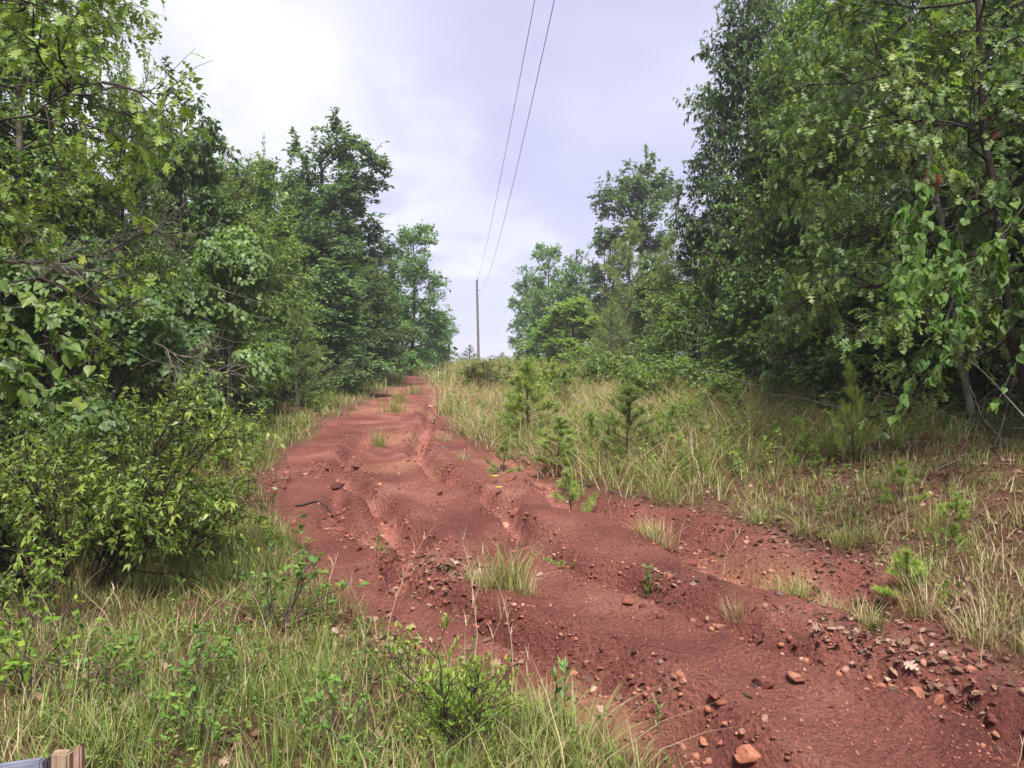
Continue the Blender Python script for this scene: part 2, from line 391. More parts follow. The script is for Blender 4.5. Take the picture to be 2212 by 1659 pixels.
def ground_material():
    mt, N, L, out = new_mat('red_clay_ground')
    def attr(n):
        a = N.new('ShaderNodeAttribute'); a.attribute_name = n; return a.outputs['Fac']
    tc = N.new('ShaderNodeTexCoord')
    def noise(sc, det=5, ro=.55):
        n = N.new('ShaderNodeTexNoise'); n.inputs['Scale'].default_value = sc; n.inputs['Detail'].default_value = det; n.inputs['Roughness'].default_value = ro
        L.new(tc.outputs['Object'], n.inputs['Vector']); return n.outputs['Fac']
    def mix(f, a, b, mode='MIX'):
        m_ = N.new('ShaderNodeMix'); m_.data_type = 'RGBA'; m_.blend_type = mode
        for s, v in (('Factor', f), ('A', a), ('B', b)):
            if isinstance(v, tuple): m_.inputs[s].default_value = (*v, 1)
            elif isinstance(v, (int, float)): m_.inputs[s].default_value = v
            else: L.new(v, m_.inputs[s])
        return m_.outputs['Result']
    big = ramp(N, [(.28, (.125, .039, .030)), (.43, (.185, .061, .046)), (.56, (.245, .088, .066)), (.74, (.37, .17, .13))]); L.new(noise(1.1, 6), big.inputs[0])
    fine = ramp(N, [(.30, (.55, .52, .52)), (.5, (1, 1, 1)), (.70, (1.5, 1.55, 1.55))]); L.new(noise(55, 6, .7), fine.inputs[0])
    col = mix(1.0, big.outputs[0], fine.outputs[0], 'MULTIPLY')
    # crumbs and grit
    vo = N.new('ShaderNodeTexVoronoi'); vo.inputs['Scale'].default_value = 60; L.new(tc.outputs['Object'], vo.inputs['Vector'])
    grit = ramp(N, [(0, (.5, .5, .5)), (.22, (.28, .28, .28)), (.42, (0, 0, 0))]); L.new(vo.outputs['Distance'], grit.inputs[0])
    sp = N.new('ShaderNodeSeparateColor'); L.new(vo.outputs['Color'], sp.inputs[0])
    th = N.new('ShaderNodeMath'); th.operation = 'GREATER_THAN'; th.inputs[1].default_value = .62; L.new(sp.outputs[0], th.inputs[0])
    gm = N.new('ShaderNodeMath'); gm.operation = 'MULTIPLY'; L.new(grit.outputs[0], gm.inputs[0]); L.new(th.outputs[0], gm.inputs[1])
    col = mix(gm.outputs[0], col, (.33, .135, .09))
    # orange gravelly wash
    col = mix(attr('gravel'), col, mix(noise(24, 4), (.27, .10, .055), (.45, .25, .15)))
    col = mix(attr('silt'), col, mix(noise(6, 3), (.19, .065, .05), (.29, .115, .09)))
    soil = ramp(N, [(.3, (.075, .034, .022)), (.5, (.14, .064, .042)), (.7, (.22, .13, .08))]); L.new(noise(9, 6, .7), soil.inputs[0])
    col = mix(attr('veg'), col, soil.outputs[0])
    pb = N.new('ShaderNodeBsdfPrincipled'); pb.inputs['Roughness'].default_value = .93; pb.inputs['Specular IOR Level'].default_value = .18
    L.new(col, pb.inputs['Base Color'])
    # fine relief
    v2 = N.new('ShaderNodeTexVoronoi'); v2.inputs['Scale'].default_value = 24; v2.inputs['Randomness'].default_value = 1; L.new(tc.outputs['Object'], v2.inputs['Vector'])
    cl = N.new('ShaderNodeMath'); cl.operation = 'MULTIPLY_ADD'; L.new(v2.outputs['Distance'], cl.inputs[0]); cl.inputs[1].default_value = -.5; L.new(noise(38, 6, .72), cl.inputs[2])
    a1 = N.new('ShaderNodeMath'); a1.operation = 'MULTIPLY_ADD'; L.new(cl.outputs[0], a1.inputs[0]); a1.inputs[1].default_value = 1.0
    g2 = N.new('ShaderNodeMath'); g2.operation = 'MULTIPLY'; L.new(gm.outputs[0], g2.inputs[0]); g2.inputs[1].default_value = .55
    L.new(g2.outputs[0], a1.inputs[2])
    iv = N.new('ShaderNodeMath'); iv.operation = 'MULTIPLY_ADD'; L.new(attr('silt'), iv.inputs[0]); iv.inputs[1].default_value = -.75; iv.inputs[2].default_value = 1
    bp = N.new('ShaderNodeBump'); bp.inputs['Distance'].default_value = .06; L.new(iv.outputs[0], bp.inputs['Strength'])
    L.new(a1.outputs[0], bp.inputs['Height']); L.new(bp.outputs[0], pb.inputs['Normal']); L.new(pb.outputs[0], out.inputs['Surface'])
    return mt
M['ground'] = ground_material()
def stone_material():
    mt, N, L, out = new_mat('red_stone')
    oi = N.new('ShaderNodeObjectInfo'); at = N.new('ShaderNodeAttribute'); at.attribute_name = 'rnd'
    ad = N.new('ShaderNodeMath'); ad.operation = 'ADD'; L.new(oi.outputs['Random'], ad.inputs[0]); L.new(at.outputs['Fac'], ad.inputs[1])
    fr = N.new('ShaderNodeMath'); fr.operation = 'FRACT'; L.new(ad.outputs[0], fr.inputs[0])
    rp = ramp(N, [(0, (.10, .030, .023)), (.45, (.15, .047, .035)), (.72, (.215, .078, .052)), (.88, (.29, .115, .065)), (.97, (.33, .17, .12)), (1, (.06, .05, .05))]); L.new(fr.outputs[0], rp.inputs[0])
    tc = N.new('ShaderNodeTexCoord'); n = N.new('ShaderNodeTexNoise'); n.inputs['Scale'].default_value = 22; n.inputs['Detail'].default_value = 6
    L.new(tc.outputs['Object'], n.inputs['Vector'])
    rr = ramp(N, [(.3, (.55, .52, .5)), (.7, (1.3, 1.3, 1.3))]); L.new(n.outputs['Fac'], rr.inputs[0])
    mx = N.new('ShaderNodeMix'); mx.data_type = 'RGBA'; mx.blend_type = 'MULTIPLY'; mx.inputs['Factor'].default_value = 1
    L.new(rp.outputs[0], mx.inputs['A']); L.new(rr.outputs[0], mx.inputs['B'])
    m2 = N.new('ShaderNodeMix'); m2.data_type = 'RGBA'; m2.blend_type = 'MULTIPLY'; m2.inputs['Factor'].default_value = 1
    L.new(mx.outputs['Result'], m2.inputs['A']); L.new(oi.outputs['Color'], m2.inputs['B'])
    pb = N.new('ShaderNodeBsdfPrincipled'); pb.inputs['Roughness'].default_value = .85; pb.inputs['Specular IOR Level'].default_value = .25
    L.new(m2.outputs['Result'], pb.inputs['Base Color'])
    bp = N.new('ShaderNodeBump'); bp.inputs['Strength'].default_value = .5; bp.inputs['Distance'].default_value = .01
    L.new(n.outputs['Fac'], bp.inputs['Height']); L.new(bp.outputs[0], pb.inputs['Normal']); L.new(pb.outputs[0], out.inputs['Surface'])
    return mt
M['stone'] = stone_material()
def plain_mat(name, c0, c1, rough=.7, scale=(30, 30, 4), metal=0.0, bump=.3):
    mt, N, L, out = new_mat(name)
    tc = N.new('ShaderNodeTexCoord'); mp_ = N.new('ShaderNodeMapping'); mp_.inputs['Scale'].default_value = scale
    L.new(tc.outputs['Object'], mp_.inputs[0])
    n = N.new('ShaderNodeTexNoise'); n.inputs['Scale'].default_value = 1; n.inputs['Detail'].default_value = 6; n.inputs['Roughness'].default_value = .65
    L.new(mp_.outputs[0], n.inputs['Vector'])
    rp = ramp(N, [(.32, c0), (.68, c1)]); L.new(n.outputs['Fac'], rp.inputs[0])
    pb = N.new('ShaderNodeBsdfPrincipled'); pb.inputs['Roughness'].default_value = rough; pb.inputs['Metallic'].default_value = metal
    L.new(rp.outputs[0], pb.inputs['Base Color'])
    bp = N.new('ShaderNodeBump'); bp.inputs['Strength'].default_value = bump; bp.inputs['Distance'].default_value = .003
    L.new(n.outputs['Fac'], bp.inputs['Height']); L.new(bp.outputs[0], pb.inputs['Normal']); L.new(pb.outputs[0], out.inputs['Surface'])
    return mt
M['pole'] = plain_mat('weathered_pole', (.07, .062, .056), (.14, .125, .11), .9, (12, 12, 1.2))
M['wire'] = plain_mat('wire', (.10, .10, .13), (.14, .14, .18), .6)
M['insulator'] = plain_mat('insulator', (.14, .13, .13), (.3, .29, .29), .4)
M['wood'] = plain_mat('sawn_wood', (.13, .085, .05), (.34, .245, .15), .85, (120, 120, 10))
M['rail'] = plain_mat('grey_blue_rail', (.10, .11, .145), (.20, .21, .26), .55, (14, 40, 40))
M['black'] = plain_mat('black_rubber', (.012, .012, .013), (.035, .035, .035), .6)
M['rust'] = plain_mat('rusty_orange_board', (.17, .07, .04), (.36, .24, .19), .85, (60, 60, 30))

# ------------------------------------------------------------------ ground sheets
def grow(a, b, n, p=2.0):
    t = np.linspace(0, 1, n + 1)[1:]; return a + (b - a) * t ** p
xs = np.concatenate([-grow(4.5, 300, 46, 3.2)[::-1], np.arange(-4.5, 5.5, .048), grow(5.5, 300, 46, 3.2)])
ys = np.concatenate([np.arange(-12, 2, .5), np.arange(2, 8, .046), np.arange(8, 15, .085), np.arange(15, 26, .17), np.arange(26, 46, .3), np.arange(46, 130, 1.2), grow(130, 480, 10)])
GX, GY = np.meshgrid(xs, ys)
gzv, gbare, gsilt, grim = ground_full(GX, GY)
k_in = sstep(gbare / .3 + .5)
gp = [G1([(372, 460), (415, 458), (440, 478), (390, 482)]).mean(0), G2([(1080, 1010), (1130, 1030)]).mean(0), G2([(1560, 1205)])[0], G2([(1640, 1240)])[0], G2([(830, 885)])[0],
      G2([(1300, 1560)])[0], G2([(870, 945)])[0], G2([(1130, 1000)])[0]]
grad_ = [.75, .5, .55, .55, 1.6, .5, .9, .6]
grav = np.zeros(len(gzv))
for (cx_, cy_), r_ in zip(gp, grad_):
    dd = np.hypot(GX.ravel() - cx_, (GY.ravel() - cy_) * .8) / r_
    grav = np.maximum(grav, sstep(1.5 - dd - .9 * fbm(GX.ravel() * 2.5, GY.ravel() * 2.5, 4, 61)))
nx_, ny_ = len(xs), len(ys)
ii = (np.arange(ny_ - 1)[:, None] * nx_ + np.arange(nx_ - 1)[None, :]).ravel()
quads = np.stack([ii, ii + 1, ii + nx_ + 1, ii + nx_], 1)
Vg = np.stack([GX.ravel(), GY.ravel(), gzv], 1)
dzdx = np.gradient(gzv.reshape(ny_, nx_), xs, axis=1); dzdy = np.gradient(gzv.reshape(ny_, nx_), ys, axis=0)
Ng = nz(np.stack([-dzdx.ravel(), -dzdy.ravel(), np.ones(len(gzv))], 1))
fb = gbare[quads].mean(1) > 0
def sheet(name, sel):
    q = quads[sel]; u, inv = np.unique(q, return_inverse=True)
    me = make_mesh(name, Vg[u], [inv.reshape(q.shape)], M['ground'],
                   {'veg': 1 - k_in[u], 'silt': (gsilt * k_in * .6)[u], 'gravel': (grav * .8 * k_in)[u]}, True)
    me.normals_split_custom_set_from_vertices(Ng[u])
    return link(name, me)
tag(sheet('dirt_track', fb), kind='structure')
tag(sheet('ground', ~fb), kind='structure')

# ------------------------------------------------------------------ plant builders
def spawn(P, Ls, N, s0, s1, length, ang, up_bias, npts, wob, r, curve=0.0):
    """N children on parent polylines P (n,k,3); returns (N,npts,3), lengths, parent index, s"""
    n, k, _ = P.shape
    pi = r.choice(n, N, p=Ls / Ls.sum())
    s = r.uniform(s0, s1, N)
    f = s * (k - 1); i0 = np.minimum(f.astype(int), k - 2); t = (f - i0)[:, None]
    A, B = P[pi, i0], P[pi, i0 + 1]
    p0 = A * (1 - t) + B * t; T = nz(B - A)
    rv = nz(r.normal(size=(N, 3)) * np.array([1, 1, .55])); side = nz(rv - (rv * T).sum(1, keepdims=True) * T)
    a = (ang * r.uniform(.7, 1.25, N))[:, None]
    D = nz(np.cos(a) * T + np.sin(a) * side + np.array([0, 0, 1.]) * up_bias)
    Lc = length(Ls[pi], s) * r.uniform(.65, 1.2, N)
    u = np.linspace(0, 1, npts)[None, :, None]
    W = np.cumsum(r.normal(size=(N, npts, 3)) * wob, 1); W -= W[:, :1]
    C = p0[:, None] + D[:, None] * (Lc[:, None, None] * u) + np.array([0, 0, 1.]) * curve * (Lc[:, None, None] * u ** 2) + W * Lc[:, None, None]
    return C, Lc, pi, s

def broad_tree(name, seed, H, base, prof, nprim, nsec, ntwig, nleaf, tmpl, lsize, mat, bark='bark', trunk_r=.12, elev=(.15, .85), droop=.35,
               twigL=.45, shoots=0, lean=.04, upb=.12, tip_bright=.2, thin_branches=True, leafspread=.7):
    """returns (trunk mesh, branches mesh, crown mesh); trunk base at the origin"""
    r = np.random.default_rng(seed)
    K = 14
    u = np.linspace(0, 1, K)
    wob = np.cumsum(r.normal(size=(K, 2)) * lean * H / K, 0); wob -= wob[0]
    trunk = np.concatenate([wob, (u * H * .96)[:, None]], 1)[None]
    trunk[0, 0, 2] = -.15
    wood = Acc(); tube_acc(wood, trunk, trunk_r * (1 - .88 * u)[None] ** .9 + .006, 9)
    t = np.sort(base + (1 - base) * (np.linspace(0, .98, nprim) + r.uniform(-.02, .02, nprim)).clip(0, .99))
    f = t * (K - 1); i0 = np.minimum(f.astype(int), K - 2); fr = (f - i0)[:, None]
    p0 = trunk[0, i0] * (1 - fr) + trunk[0, i0 + 1] * fr
    az = np.arange(nprim) * 2.399 + r.normal(size=nprim) * .5
    tt = (t - base) / (1 - base)
    el = elev[0] + (elev[1] - elev[0]) * tt + r.normal(size=nprim) * .14
    L1 = np.array([prof(x) for x in tt]) * r.uniform(.7, 1.18, nprim)
    D = np.stack([np.cos(az) * np.cos(el), np.sin(az) * np.cos(el), np.sin(el)], 1)
    uu = np.linspace(0, 1, 7)[None, :, None]
    W = np.cumsum(r.normal(size=(nprim, 7, 3)) * .035, 1); W -= W[:, :1]
    P1 = p0[:, None] + D[:, None] * (L1[:, None, None] * uu) + W * L1[:, None, None] + np.array([0, 0, 1.]) * (.12 - .3 * (1 - tt))[:, None, None] * L1[:, None, None] * uu ** 2 * .7
    br = Acc()
    r1 = (trunk_r * (1 - .8 * t) * .42)[:, None] * (1 - .85 * uu[..., 0]) + .004
    tube_acc(br, P1, r1, 5)
    P2, L2, pi2, s2 = spawn(P1, L1, nsec, .18, 1.0, lambda L, s: L * .42 * (1.15 - .6 * s) + .1, .85, upb, 5, .04, r, -.08)
    r2 = np.full((nsec, 1), .011) * (1 - .75 * np.linspace(0, 1, 5))[None] * (H / 8) ** .5 + .0015
    tube_acc(br, P2, r2, 3)
    P3, L3, pi3, s3 = spawn(P2, L2, ntwig, .15, 1.0, lambda L, s: np.minimum(L * .6, twigL) + .06, .8, upb, 4, .05, r, -.15)
    if shoots:
        top = P1[r.choice(nprim, shoots, p=(tt + .3) / (tt + .3).sum()), -2]
        Ls = r.uniform(.5, 1.1, shoots) * H * .10
        Ps = top[:, None] + (np.array([0, 0, 1.]) + r.normal(size=(shoots, 3)) * .18)[:, None] * (Ls[:, None, None] * np.linspace(0, 1, 4)[None, :, None])
        P3 = np.concatenate([P3, Ps]); L3 = np.concatenate([L3, Ls * 2.5]); pi3 = np.concatenate([pi3, r.integers(0, nsec, shoots)])
    if thin_branches:
        k = min(len(P3), 1800)
        tube_acc(br, P3[-k:], np.full((k, 1), .0045) * (1 - .7 * np.linspace(0, 1, 4))[None], 3)
    # leaves
    lp = r.choice(len(P3), nleaf, p=L3 / L3.sum())
    s = r.uniform(.05, 1.0, nleaf) ** .8
    f = s * 3; i0 = np.minimum(f.astype(int), 2); fr = (f - i0)[:, None]
    A, B = P3[lp, i0], P3[lp, i0 + 1]
    pos = A * (1 - fr) + B * fr; T = nz(B - A)
    sd = nz(r.normal(size=(nleaf, 3)) * np.array([1, 1, .5]))
    dirv = T * .55 + sd * leafspread + np.array([0, 0, -1.]) * droop
    up = np.array([0, 0, 1.]) + r.normal(size=(nleaf, 3)) * .42
    br_r = r.uniform(0, 1, nsec)
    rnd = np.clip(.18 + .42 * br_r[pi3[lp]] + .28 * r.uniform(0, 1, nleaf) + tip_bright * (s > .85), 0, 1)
    cr_ = Acc()
    sz = lsize * r.uniform(.65, 1.25, nleaf)
    tm = tmpl if isinstance(tmpl, list) else [tmpl]
    which = r.integers(0, len(tm), nleaf)
    for j, tpl in enumerate(tm):
        k = which == j
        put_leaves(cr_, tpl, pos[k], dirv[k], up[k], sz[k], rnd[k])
    return (wood.mesh(name + '_trunk', M[bark], True), br.mesh(name + '_branches', M[bark], True), cr_.mesh(name + '_crown', M[mat]))

def pine_tree(name, seed, H, base, R, nwhorl, per, ntwig, nneedle, nl, nw, trunk_r=.1, up=.45, bark='bark'):
    r = np.random.default_rng(seed)
    K = 10; u = np.linspace(0, 1, K)
    wob = np.cumsum(r.normal(size=(K, 2)) * .02 * H / K * 3, 0); wob -= wob[0]
    trunk = np.concatenate([wob, (u * H)[:, None]], 1)[None]; trunk[0, 0, 2] = -.1
    wood = Acc(); tube_acc(wood, trunk, trunk_r * (1 - .9 * u)[None] + .003, 7)
    th = np.repeat(base + (1 - base) * np.linspace(0, .95, nwhorl) ** .9, per) + r.normal(size=nwhorl * per) * .012
    th = th.clip(.02, .97); n = len(th)
    f = th * (K - 1); i0 = np.minimum(f.astype(int), K - 2); fr = (f - i0)[:, None]
    p0 = trunk[0, i0] * (1 - fr) + trunk[0, i0 + 1] * fr
    az = np.tile(np.arange(per) * 2 * np.pi / per, nwhorl) + np.repeat(r.uniform(0, 6, nwhorl), per) + r.normal(size=n) * .3
    tt = (th - base) / (1 - base)
    el = .1 + .75 * tt + r.normal(size=n) * .15
    L1 = R * (1.02 - .86 * tt) * r.uniform(.6, 1.15, n)
    D = np.stack([np.cos(az) * np.cos(el), np.sin(az) * np.cos(el), np.sin(el)], 1)
    uu = np.linspace(0, 1, 6)[None, :, None]
    P1 = p0[:, None] + D[:, None] * L1[:, None, None] * uu + np.array([0, 0, 1.]) * .28 * L1[:, None, None] * uu ** 2
    br = Acc(); tube_acc(br, P1, (trunk_r * .32 * (1.1 - tt))[:, None] * (1 - .8 * uu[..., 0]) + .002, 4)
    P2, L2, _, _ = spawn(P1, L1, ntwig, .25, 1.0, lambda L, s: L * .4 * (1.2 - .7 * s) + .03 * H ** .5, .7, up, 4, .03, r, .15)
    tube_acc(br, P2, np.full((ntwig, 1), .004 * H ** .4) * (1 - .6 * np.linspace(0, 1, 4))[None], 3)
    # shoots carrying needles: twigs, limb tips and the leader
    tips = P1[:, 2:6]; lead = trunk[:, -4:]
    S = np.concatenate([P2, tips, np.repeat(lead, 6, 0)])
    SL = np.concatenate([L2 + .1 * H ** .5, L1 * .6, np.full(6, H * .25)])
    lp = r.choice(len(S), nneedle, p=SL / SL.sum()); s = r.uniform(.02, 1, nneedle) ** .85
    f = s * 3; i0 = np.minimum(f.astype(int), 2); fr = (f - i0)[:, None]
    A, B = S[lp, i0], S[lp, i0 + 1]; pos = A * (1 - fr) + B * fr; T = nz(B - A)
    sd = r.normal(size=(nneedle, 3)); sd = nz(sd - (sd * T).sum(1, keepdims=True) * T)
    D = nz(T * r.uniform(.5, 1.1, (nneedle, 1)) + sd * .8 + np.array([0, 0, .15]))
    Y = nz(np.cross(D, r.normal(size=(nneedle, 3))))
    ln = (nl * r.uniform(.7, 1.2, nneedle))[:, None]
    V = np.stack([pos - Y * nw * .5, pos + Y * nw * .5, pos + D * ln], 1).reshape(-1, 3)
    cl = r.uniform(0, 1, len(S))
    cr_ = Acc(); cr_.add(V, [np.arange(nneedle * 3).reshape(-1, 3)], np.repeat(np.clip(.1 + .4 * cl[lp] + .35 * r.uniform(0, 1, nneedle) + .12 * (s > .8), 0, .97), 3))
    return (wood.mesh(name + '_trunk', M[bark], True), br.mesh(name + '_branches', M[bark], True), cr_.mesh(name + '_needles', M['needle']))

def vine_mound(name, seed, W, Dp, H, nlobe, nleaf, lsize, mat='leaf'):
    """a thicket overgrown by vines: lobes of overlapping leaves over arching stems"""
    r = np.random.default_rng(seed)
    t = r.uniform(.05, 1, nlobe) ** .75
    az = r.uniform(0, 2 * np.pi, nlobe); rad = np.sqrt(r.uniform(0, 1, nlobe)) * (1 - .55 * t ** 1.5)
    C = np.stack([np.cos(az) * rad * W * .5, np.sin(az) * rad * Dp * .5, t * H * .86], 1)
    lr = r.uniform(.28, .62, nlobe) * (W * .2) ** .5
    li = r.choice(nlobe, nleaf, p=lr ** 2 / (lr ** 2).sum())
    d = nz(r.normal(size=(nleaf, 3))); d[:, 2] = np.where(d[:, 2] < -.35, -d[:, 2], d[:, 2])
    pos = C[li] + d * lr[li, None] * (r.uniform(.75, 1.1, (nleaf, 1))) * np.array([1, 1, .85])
    pos += .12 * np.sin(pos[:, [1, 2, 0]] * 7 + li[:, None])
    pos[:, 2] = np.maximum(pos[:, 2], .05)
    out = nz(d * np.array([1, 1, .3]))
    dirv = out * .5 + np.array([0, 0, -1.]) * .75 + r.normal(size=(nleaf, 3)) * .35
    up = d + np.array([0, 0, .7]) + r.normal(size=(nleaf, 3)) * .3
    lb = r.uniform(0, 1, nlobe)
    cr_ = Acc(); put_leaves(cr_, T_heart_lo(), pos, dirv, up, lsize * r.uniform(.55, 1.3, nleaf), np.clip(.12 + .38 * lb[li] + .45 * r.uniform(0, 1, nleaf) ** 1.5, 0, 1))
    n = 44
    st = np.stack([r.uniform(-1, 1, n) * W * .16, r.uniform(-1, 1, n) * Dp * .16, np.full(n, -.1)], 1); en = C[r.integers(0, nlobe, n)]
    u = np.linspace(0, 1, 6)[None, :, None]
    P = st[:, None] * (1 - u) ** 1.5 + en[:, None] * (1 - (1 - u) ** 1.5) * .85 + np.array([0, 0, 1.]) * .25 * H * np.sin(u * np.pi) * .5 + np.cumsum(r.normal(size=(n, 6, 3)) * .03 * H * .3, 1)
    wd = Acc(); tube_acc(wd, P, np.full((n, 1), .018) * (1 - .7 * u[0, :, 0])[None], 5)
    n2 = 60; st = C[r.integers(0, nlobe, n2)] + r.normal(size=(n2, 3)) * .3
    en = st + np.stack([r.normal(size=n2), r.normal(size=n2), r.uniform(-.9, .2, n2)], 1) * .6
    P = st[:, None] * (1 - u) + en[:, None] * u + np.cumsum(r.normal(size=(n2, 6, 3)) * .035, 1)
    tube_acc(wd, P, np.full((n2, 1), .006) * (1 - .6 * u[0, :, 0])[None], 3)
    return (None, wd.mesh(name + '_stems', M['bark_grey'], True), cr_.mesh(name + '_leaves', M[mat]))

def put_plant(kind, meshes, label, cat, x, y, sx=1, sz=1, rot=0, tint=(1, 1, 1), group=None, z=None, parts=('trunk', 'branches', 'crown'), tilt=(0, 0)):
    e = bpy.data.objects.new(kind, None); COL.objects.link(e); e.empty_display_size = .2
    e.location = (x, y, (ground1(x, y) if z is None else z) - .03); e.scale = (sx, sx, sz); e.rotation_euler = (tilt[0], tilt[1], rot)
    tag(e, label, cat, group)
    for nm, me in zip(parts, meshes):
        if me is None: continue
        o = link(nm, me, e)
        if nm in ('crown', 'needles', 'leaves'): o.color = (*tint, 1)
    return e
def by_pixel(px, d, top, width, H0, R0):
    """position and scales from where the crown stands in the view: trunk pixel, distance, top pixel, crown width in pixels"""
    x = (px - CX) / F * d
    h = EYE + (CY - top) / F * d - ground1(x, d)
    return x, d, (width / F * d) / (2 * R0), h / H0

# ------------------------------------------------------------------ tree prototypes
cone = lambda a, b: (lambda t: a * (1 - t) ** .8 + b)
dome = lambda a: (lambda t: a * (.55 + .9 * math.sin(math.pi * min(1, t * .85 + .15)) ** .8 * .6) * (1 - t ** 4 * .75))
edge = lambda a: (lambda t: a * (1.0 - .50 * t ** 1.6))
TR = {}
def reg(k, H, R, ms): TR[k] = (H, R, ms)
reg('far_a', 9, 2.6, broad_tree('far_a', 11, 9, .06, edge(2.5), 38, 480, 3200, 24000, T_rhomb(.3), .17, 'leaf', thin_branches=False, trunk_r=.13))
reg('far_b', 10, 2.4, broad_tree('far_b', 12, 10, .10, dome(2.1), 36, 460, 3000, 22000, T_rhomb(.3), .17, 'leaf', thin_branches=False, trunk_r=.14))
reg('far_c', 9, 2.4, broad_tree('far_c', 13, 9, .08, edge(2.2), 36, 440, 2800, 22000, T_rhomb(.34), .19, 'leaf_light', thin_branches=False, trunk_r=.11))
reg('tall_oak', 12, 3.0, broad_tree('tall_oak', 21, 12, .16, (lambda t: 2.9 * (.72 + .38 * math.sin(math.pi * t)) * (1 - .42 * t ** 3)), 38, 480, 3600, 32000, T_rhomb(.24), .2, 'leaf_dark', bark='bark_dark', trunk_r=.2, elev=(.05, .6), droop=.2, twigL=.5, shoots=30))
reg('cherry', 8, 2.0, broad_tree('cherry', 31, 8, .04, edge(1.9), 44, 560, 4600, 36000, T_ovate(.24), .092, 'leaf_light', trunk_r=.09, droop=.6, shoots=40, upb=.25))
reg('sassafras', 7, 1.6, broad_tree('sassafras', 32, 7, .08, edge(1.5), 34, 380, 2600, 13000, T_ovate(.26), .16, 'leaf_dark', trunk_r=.08, droop=.35, shoots=24))
reg('hickory', 11, 2.2, broad_tree('hickory', 33, 11, .10, dome(1.9), 50, 680, 4800, 36000, T_ovate(.24), .15, 'leaf_dark', bark='bark_pale', trunk_r=.11, droop=.45, shoots=18))
reg('elm', 9, 2.4, broad_tree('elm', 34, 9, .06, edge(2.3), 48, 680, 5200, 34000, T_ovate(.29), .095, 'leaf_light', trunk_r=.11, droop=.35, shoots=16))
reg('beech', 6, 2.2, broad_tree('beech', 35, 6, .05, edge(2.1), 40, 560, 4200, 26000, T_ovate(.3), .105, 'leaf_light', trunk_r=.09, droop=.3, elev=(.0, .8), upb=.02))
reg('understory', 4, 1.5, broad_tree('understory', 36, 4, .10, edge(1.5), 26, 280, 1800, 9000, T_ovate(.27), .145, 'leaf', trunk_r=.05, droop=.4, elev=(.0, .8), upb=.02))
reg('open_oak', 13, 2.4, broad_tree('open_oak', 22, 13, .52, (lambda t: 2.3 * (.7 + .4 * math.sin(math.pi * t)) * (1 - .4 * t ** 3)), 24, 300, 1800, 12000, T_rhomb(.26), .24, 'leaf_dark', bark='bark_dark', trunk_r=.17, elev=(.0, .7), droop=.2, shoots=14))
oaks = [T_oak(1), T_oak(2), T_oak(3)]; oaks_lo = [T_oak_lo(1), T_oak_lo(2), T_oak_lo(3)]
reg('oak_edge', 9, 3.0, broad_tree('oak_edge', 41, 9, .10, dome(2.6), 40, 460, 2800, 17000, oaks_lo, .15, 'leaf', trunk_r=.15, droop=.4, elev=(-.05, .9)))
reg('oak_limb', 6, 1.7, broad_tree('oak_limb', 43, 6, .36, dome(1.9), 20, 130, 1100, 5200, oaks + oaks_lo * 4, .10, 'leaf_light', bark='bark_dark', trunk_r=.026, droop=.75, elev=(-.1, .7)))
reg('slender', 8, 1.6, broad_tree('slender', 44, 8, .42, dome(1.4), 20, 150, 800, 3600, oaks_lo, .135, 'leaf', bark='bark_pale', trunk_r=.055, droop=.45, elev=(.1, .9), lean=.05))
reg('oak_near', 8, 2.8, broad_tree('oak_near', 42, 8, .14, dome(2.5), 36, 330, 2000, 9000, oaks_lo, .135, 'leaf_light', bark='bark_dark', trunk_r=.062, lean=.16, droop=.5, elev=(-.1, .8)))
reg('pine_a', 8, 1.9, pine_tree('pine_a', 51, 8, .06, 2.0, 17, 6, 900, 36000, .17, .011, .12))
reg('pine_b', 5, 1.3, pine_tree('pine_b', 52, 5, .04, 1.4, 13, 6, 560, 22000, .13, .009, .08))
reg('sap_a', 1.3, .42, pine_tree('sap_a', 53, 1.3, .06, .46, 8, 5, 110, 12000, .095, .0042, .014, bark='bark_dark'))
reg('sap_b', 1.2, .45, pine_tree('sap_b', 54, 1.2, .14, .5, 6, 5, 80, 8000, .10, .0044, .013, bark='bark_dark'))
reg('sap_c', .7, .34, pine_tree('sap_c', 55, .7, .05, .36, 4, 5, 50, 5000, .09, .004, .009, bark='bark_dark'))
reg('vine_a', 3.4, 2.0, vine_mound('vine_a', 61, 4.0, 3.2, 3.4, 46, 16000, .092))
reg('vine_b', 3.0, 1.3, vine_mound('vine_b', 62, 2.6, 2.4, 3.0, 30, 11000, .082, 'leaf_light'))

def tree(kind, key, px, d, top, width, label, cat='tree', rot=None, tint=(1, 1, 1), group=None, parts=('trunk', 'branches', 'crown'), tilt=(0, 0)):
    tint = tuple(t * (1.05 + .005 * min(d, 60)) for t in tint)  # leaf tint lightens with distance: aerial haze put into the colour
    H0, R0, ms = TR[key]
    x, y, sx, sz = by_pixel(px, d, top, width, H0, R0)
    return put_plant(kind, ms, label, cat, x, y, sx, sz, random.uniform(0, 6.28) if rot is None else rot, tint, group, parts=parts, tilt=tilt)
PINE = ('trunk', 'branches', 'needles'); VINE = ('trunk', 'stems', 'leaves')

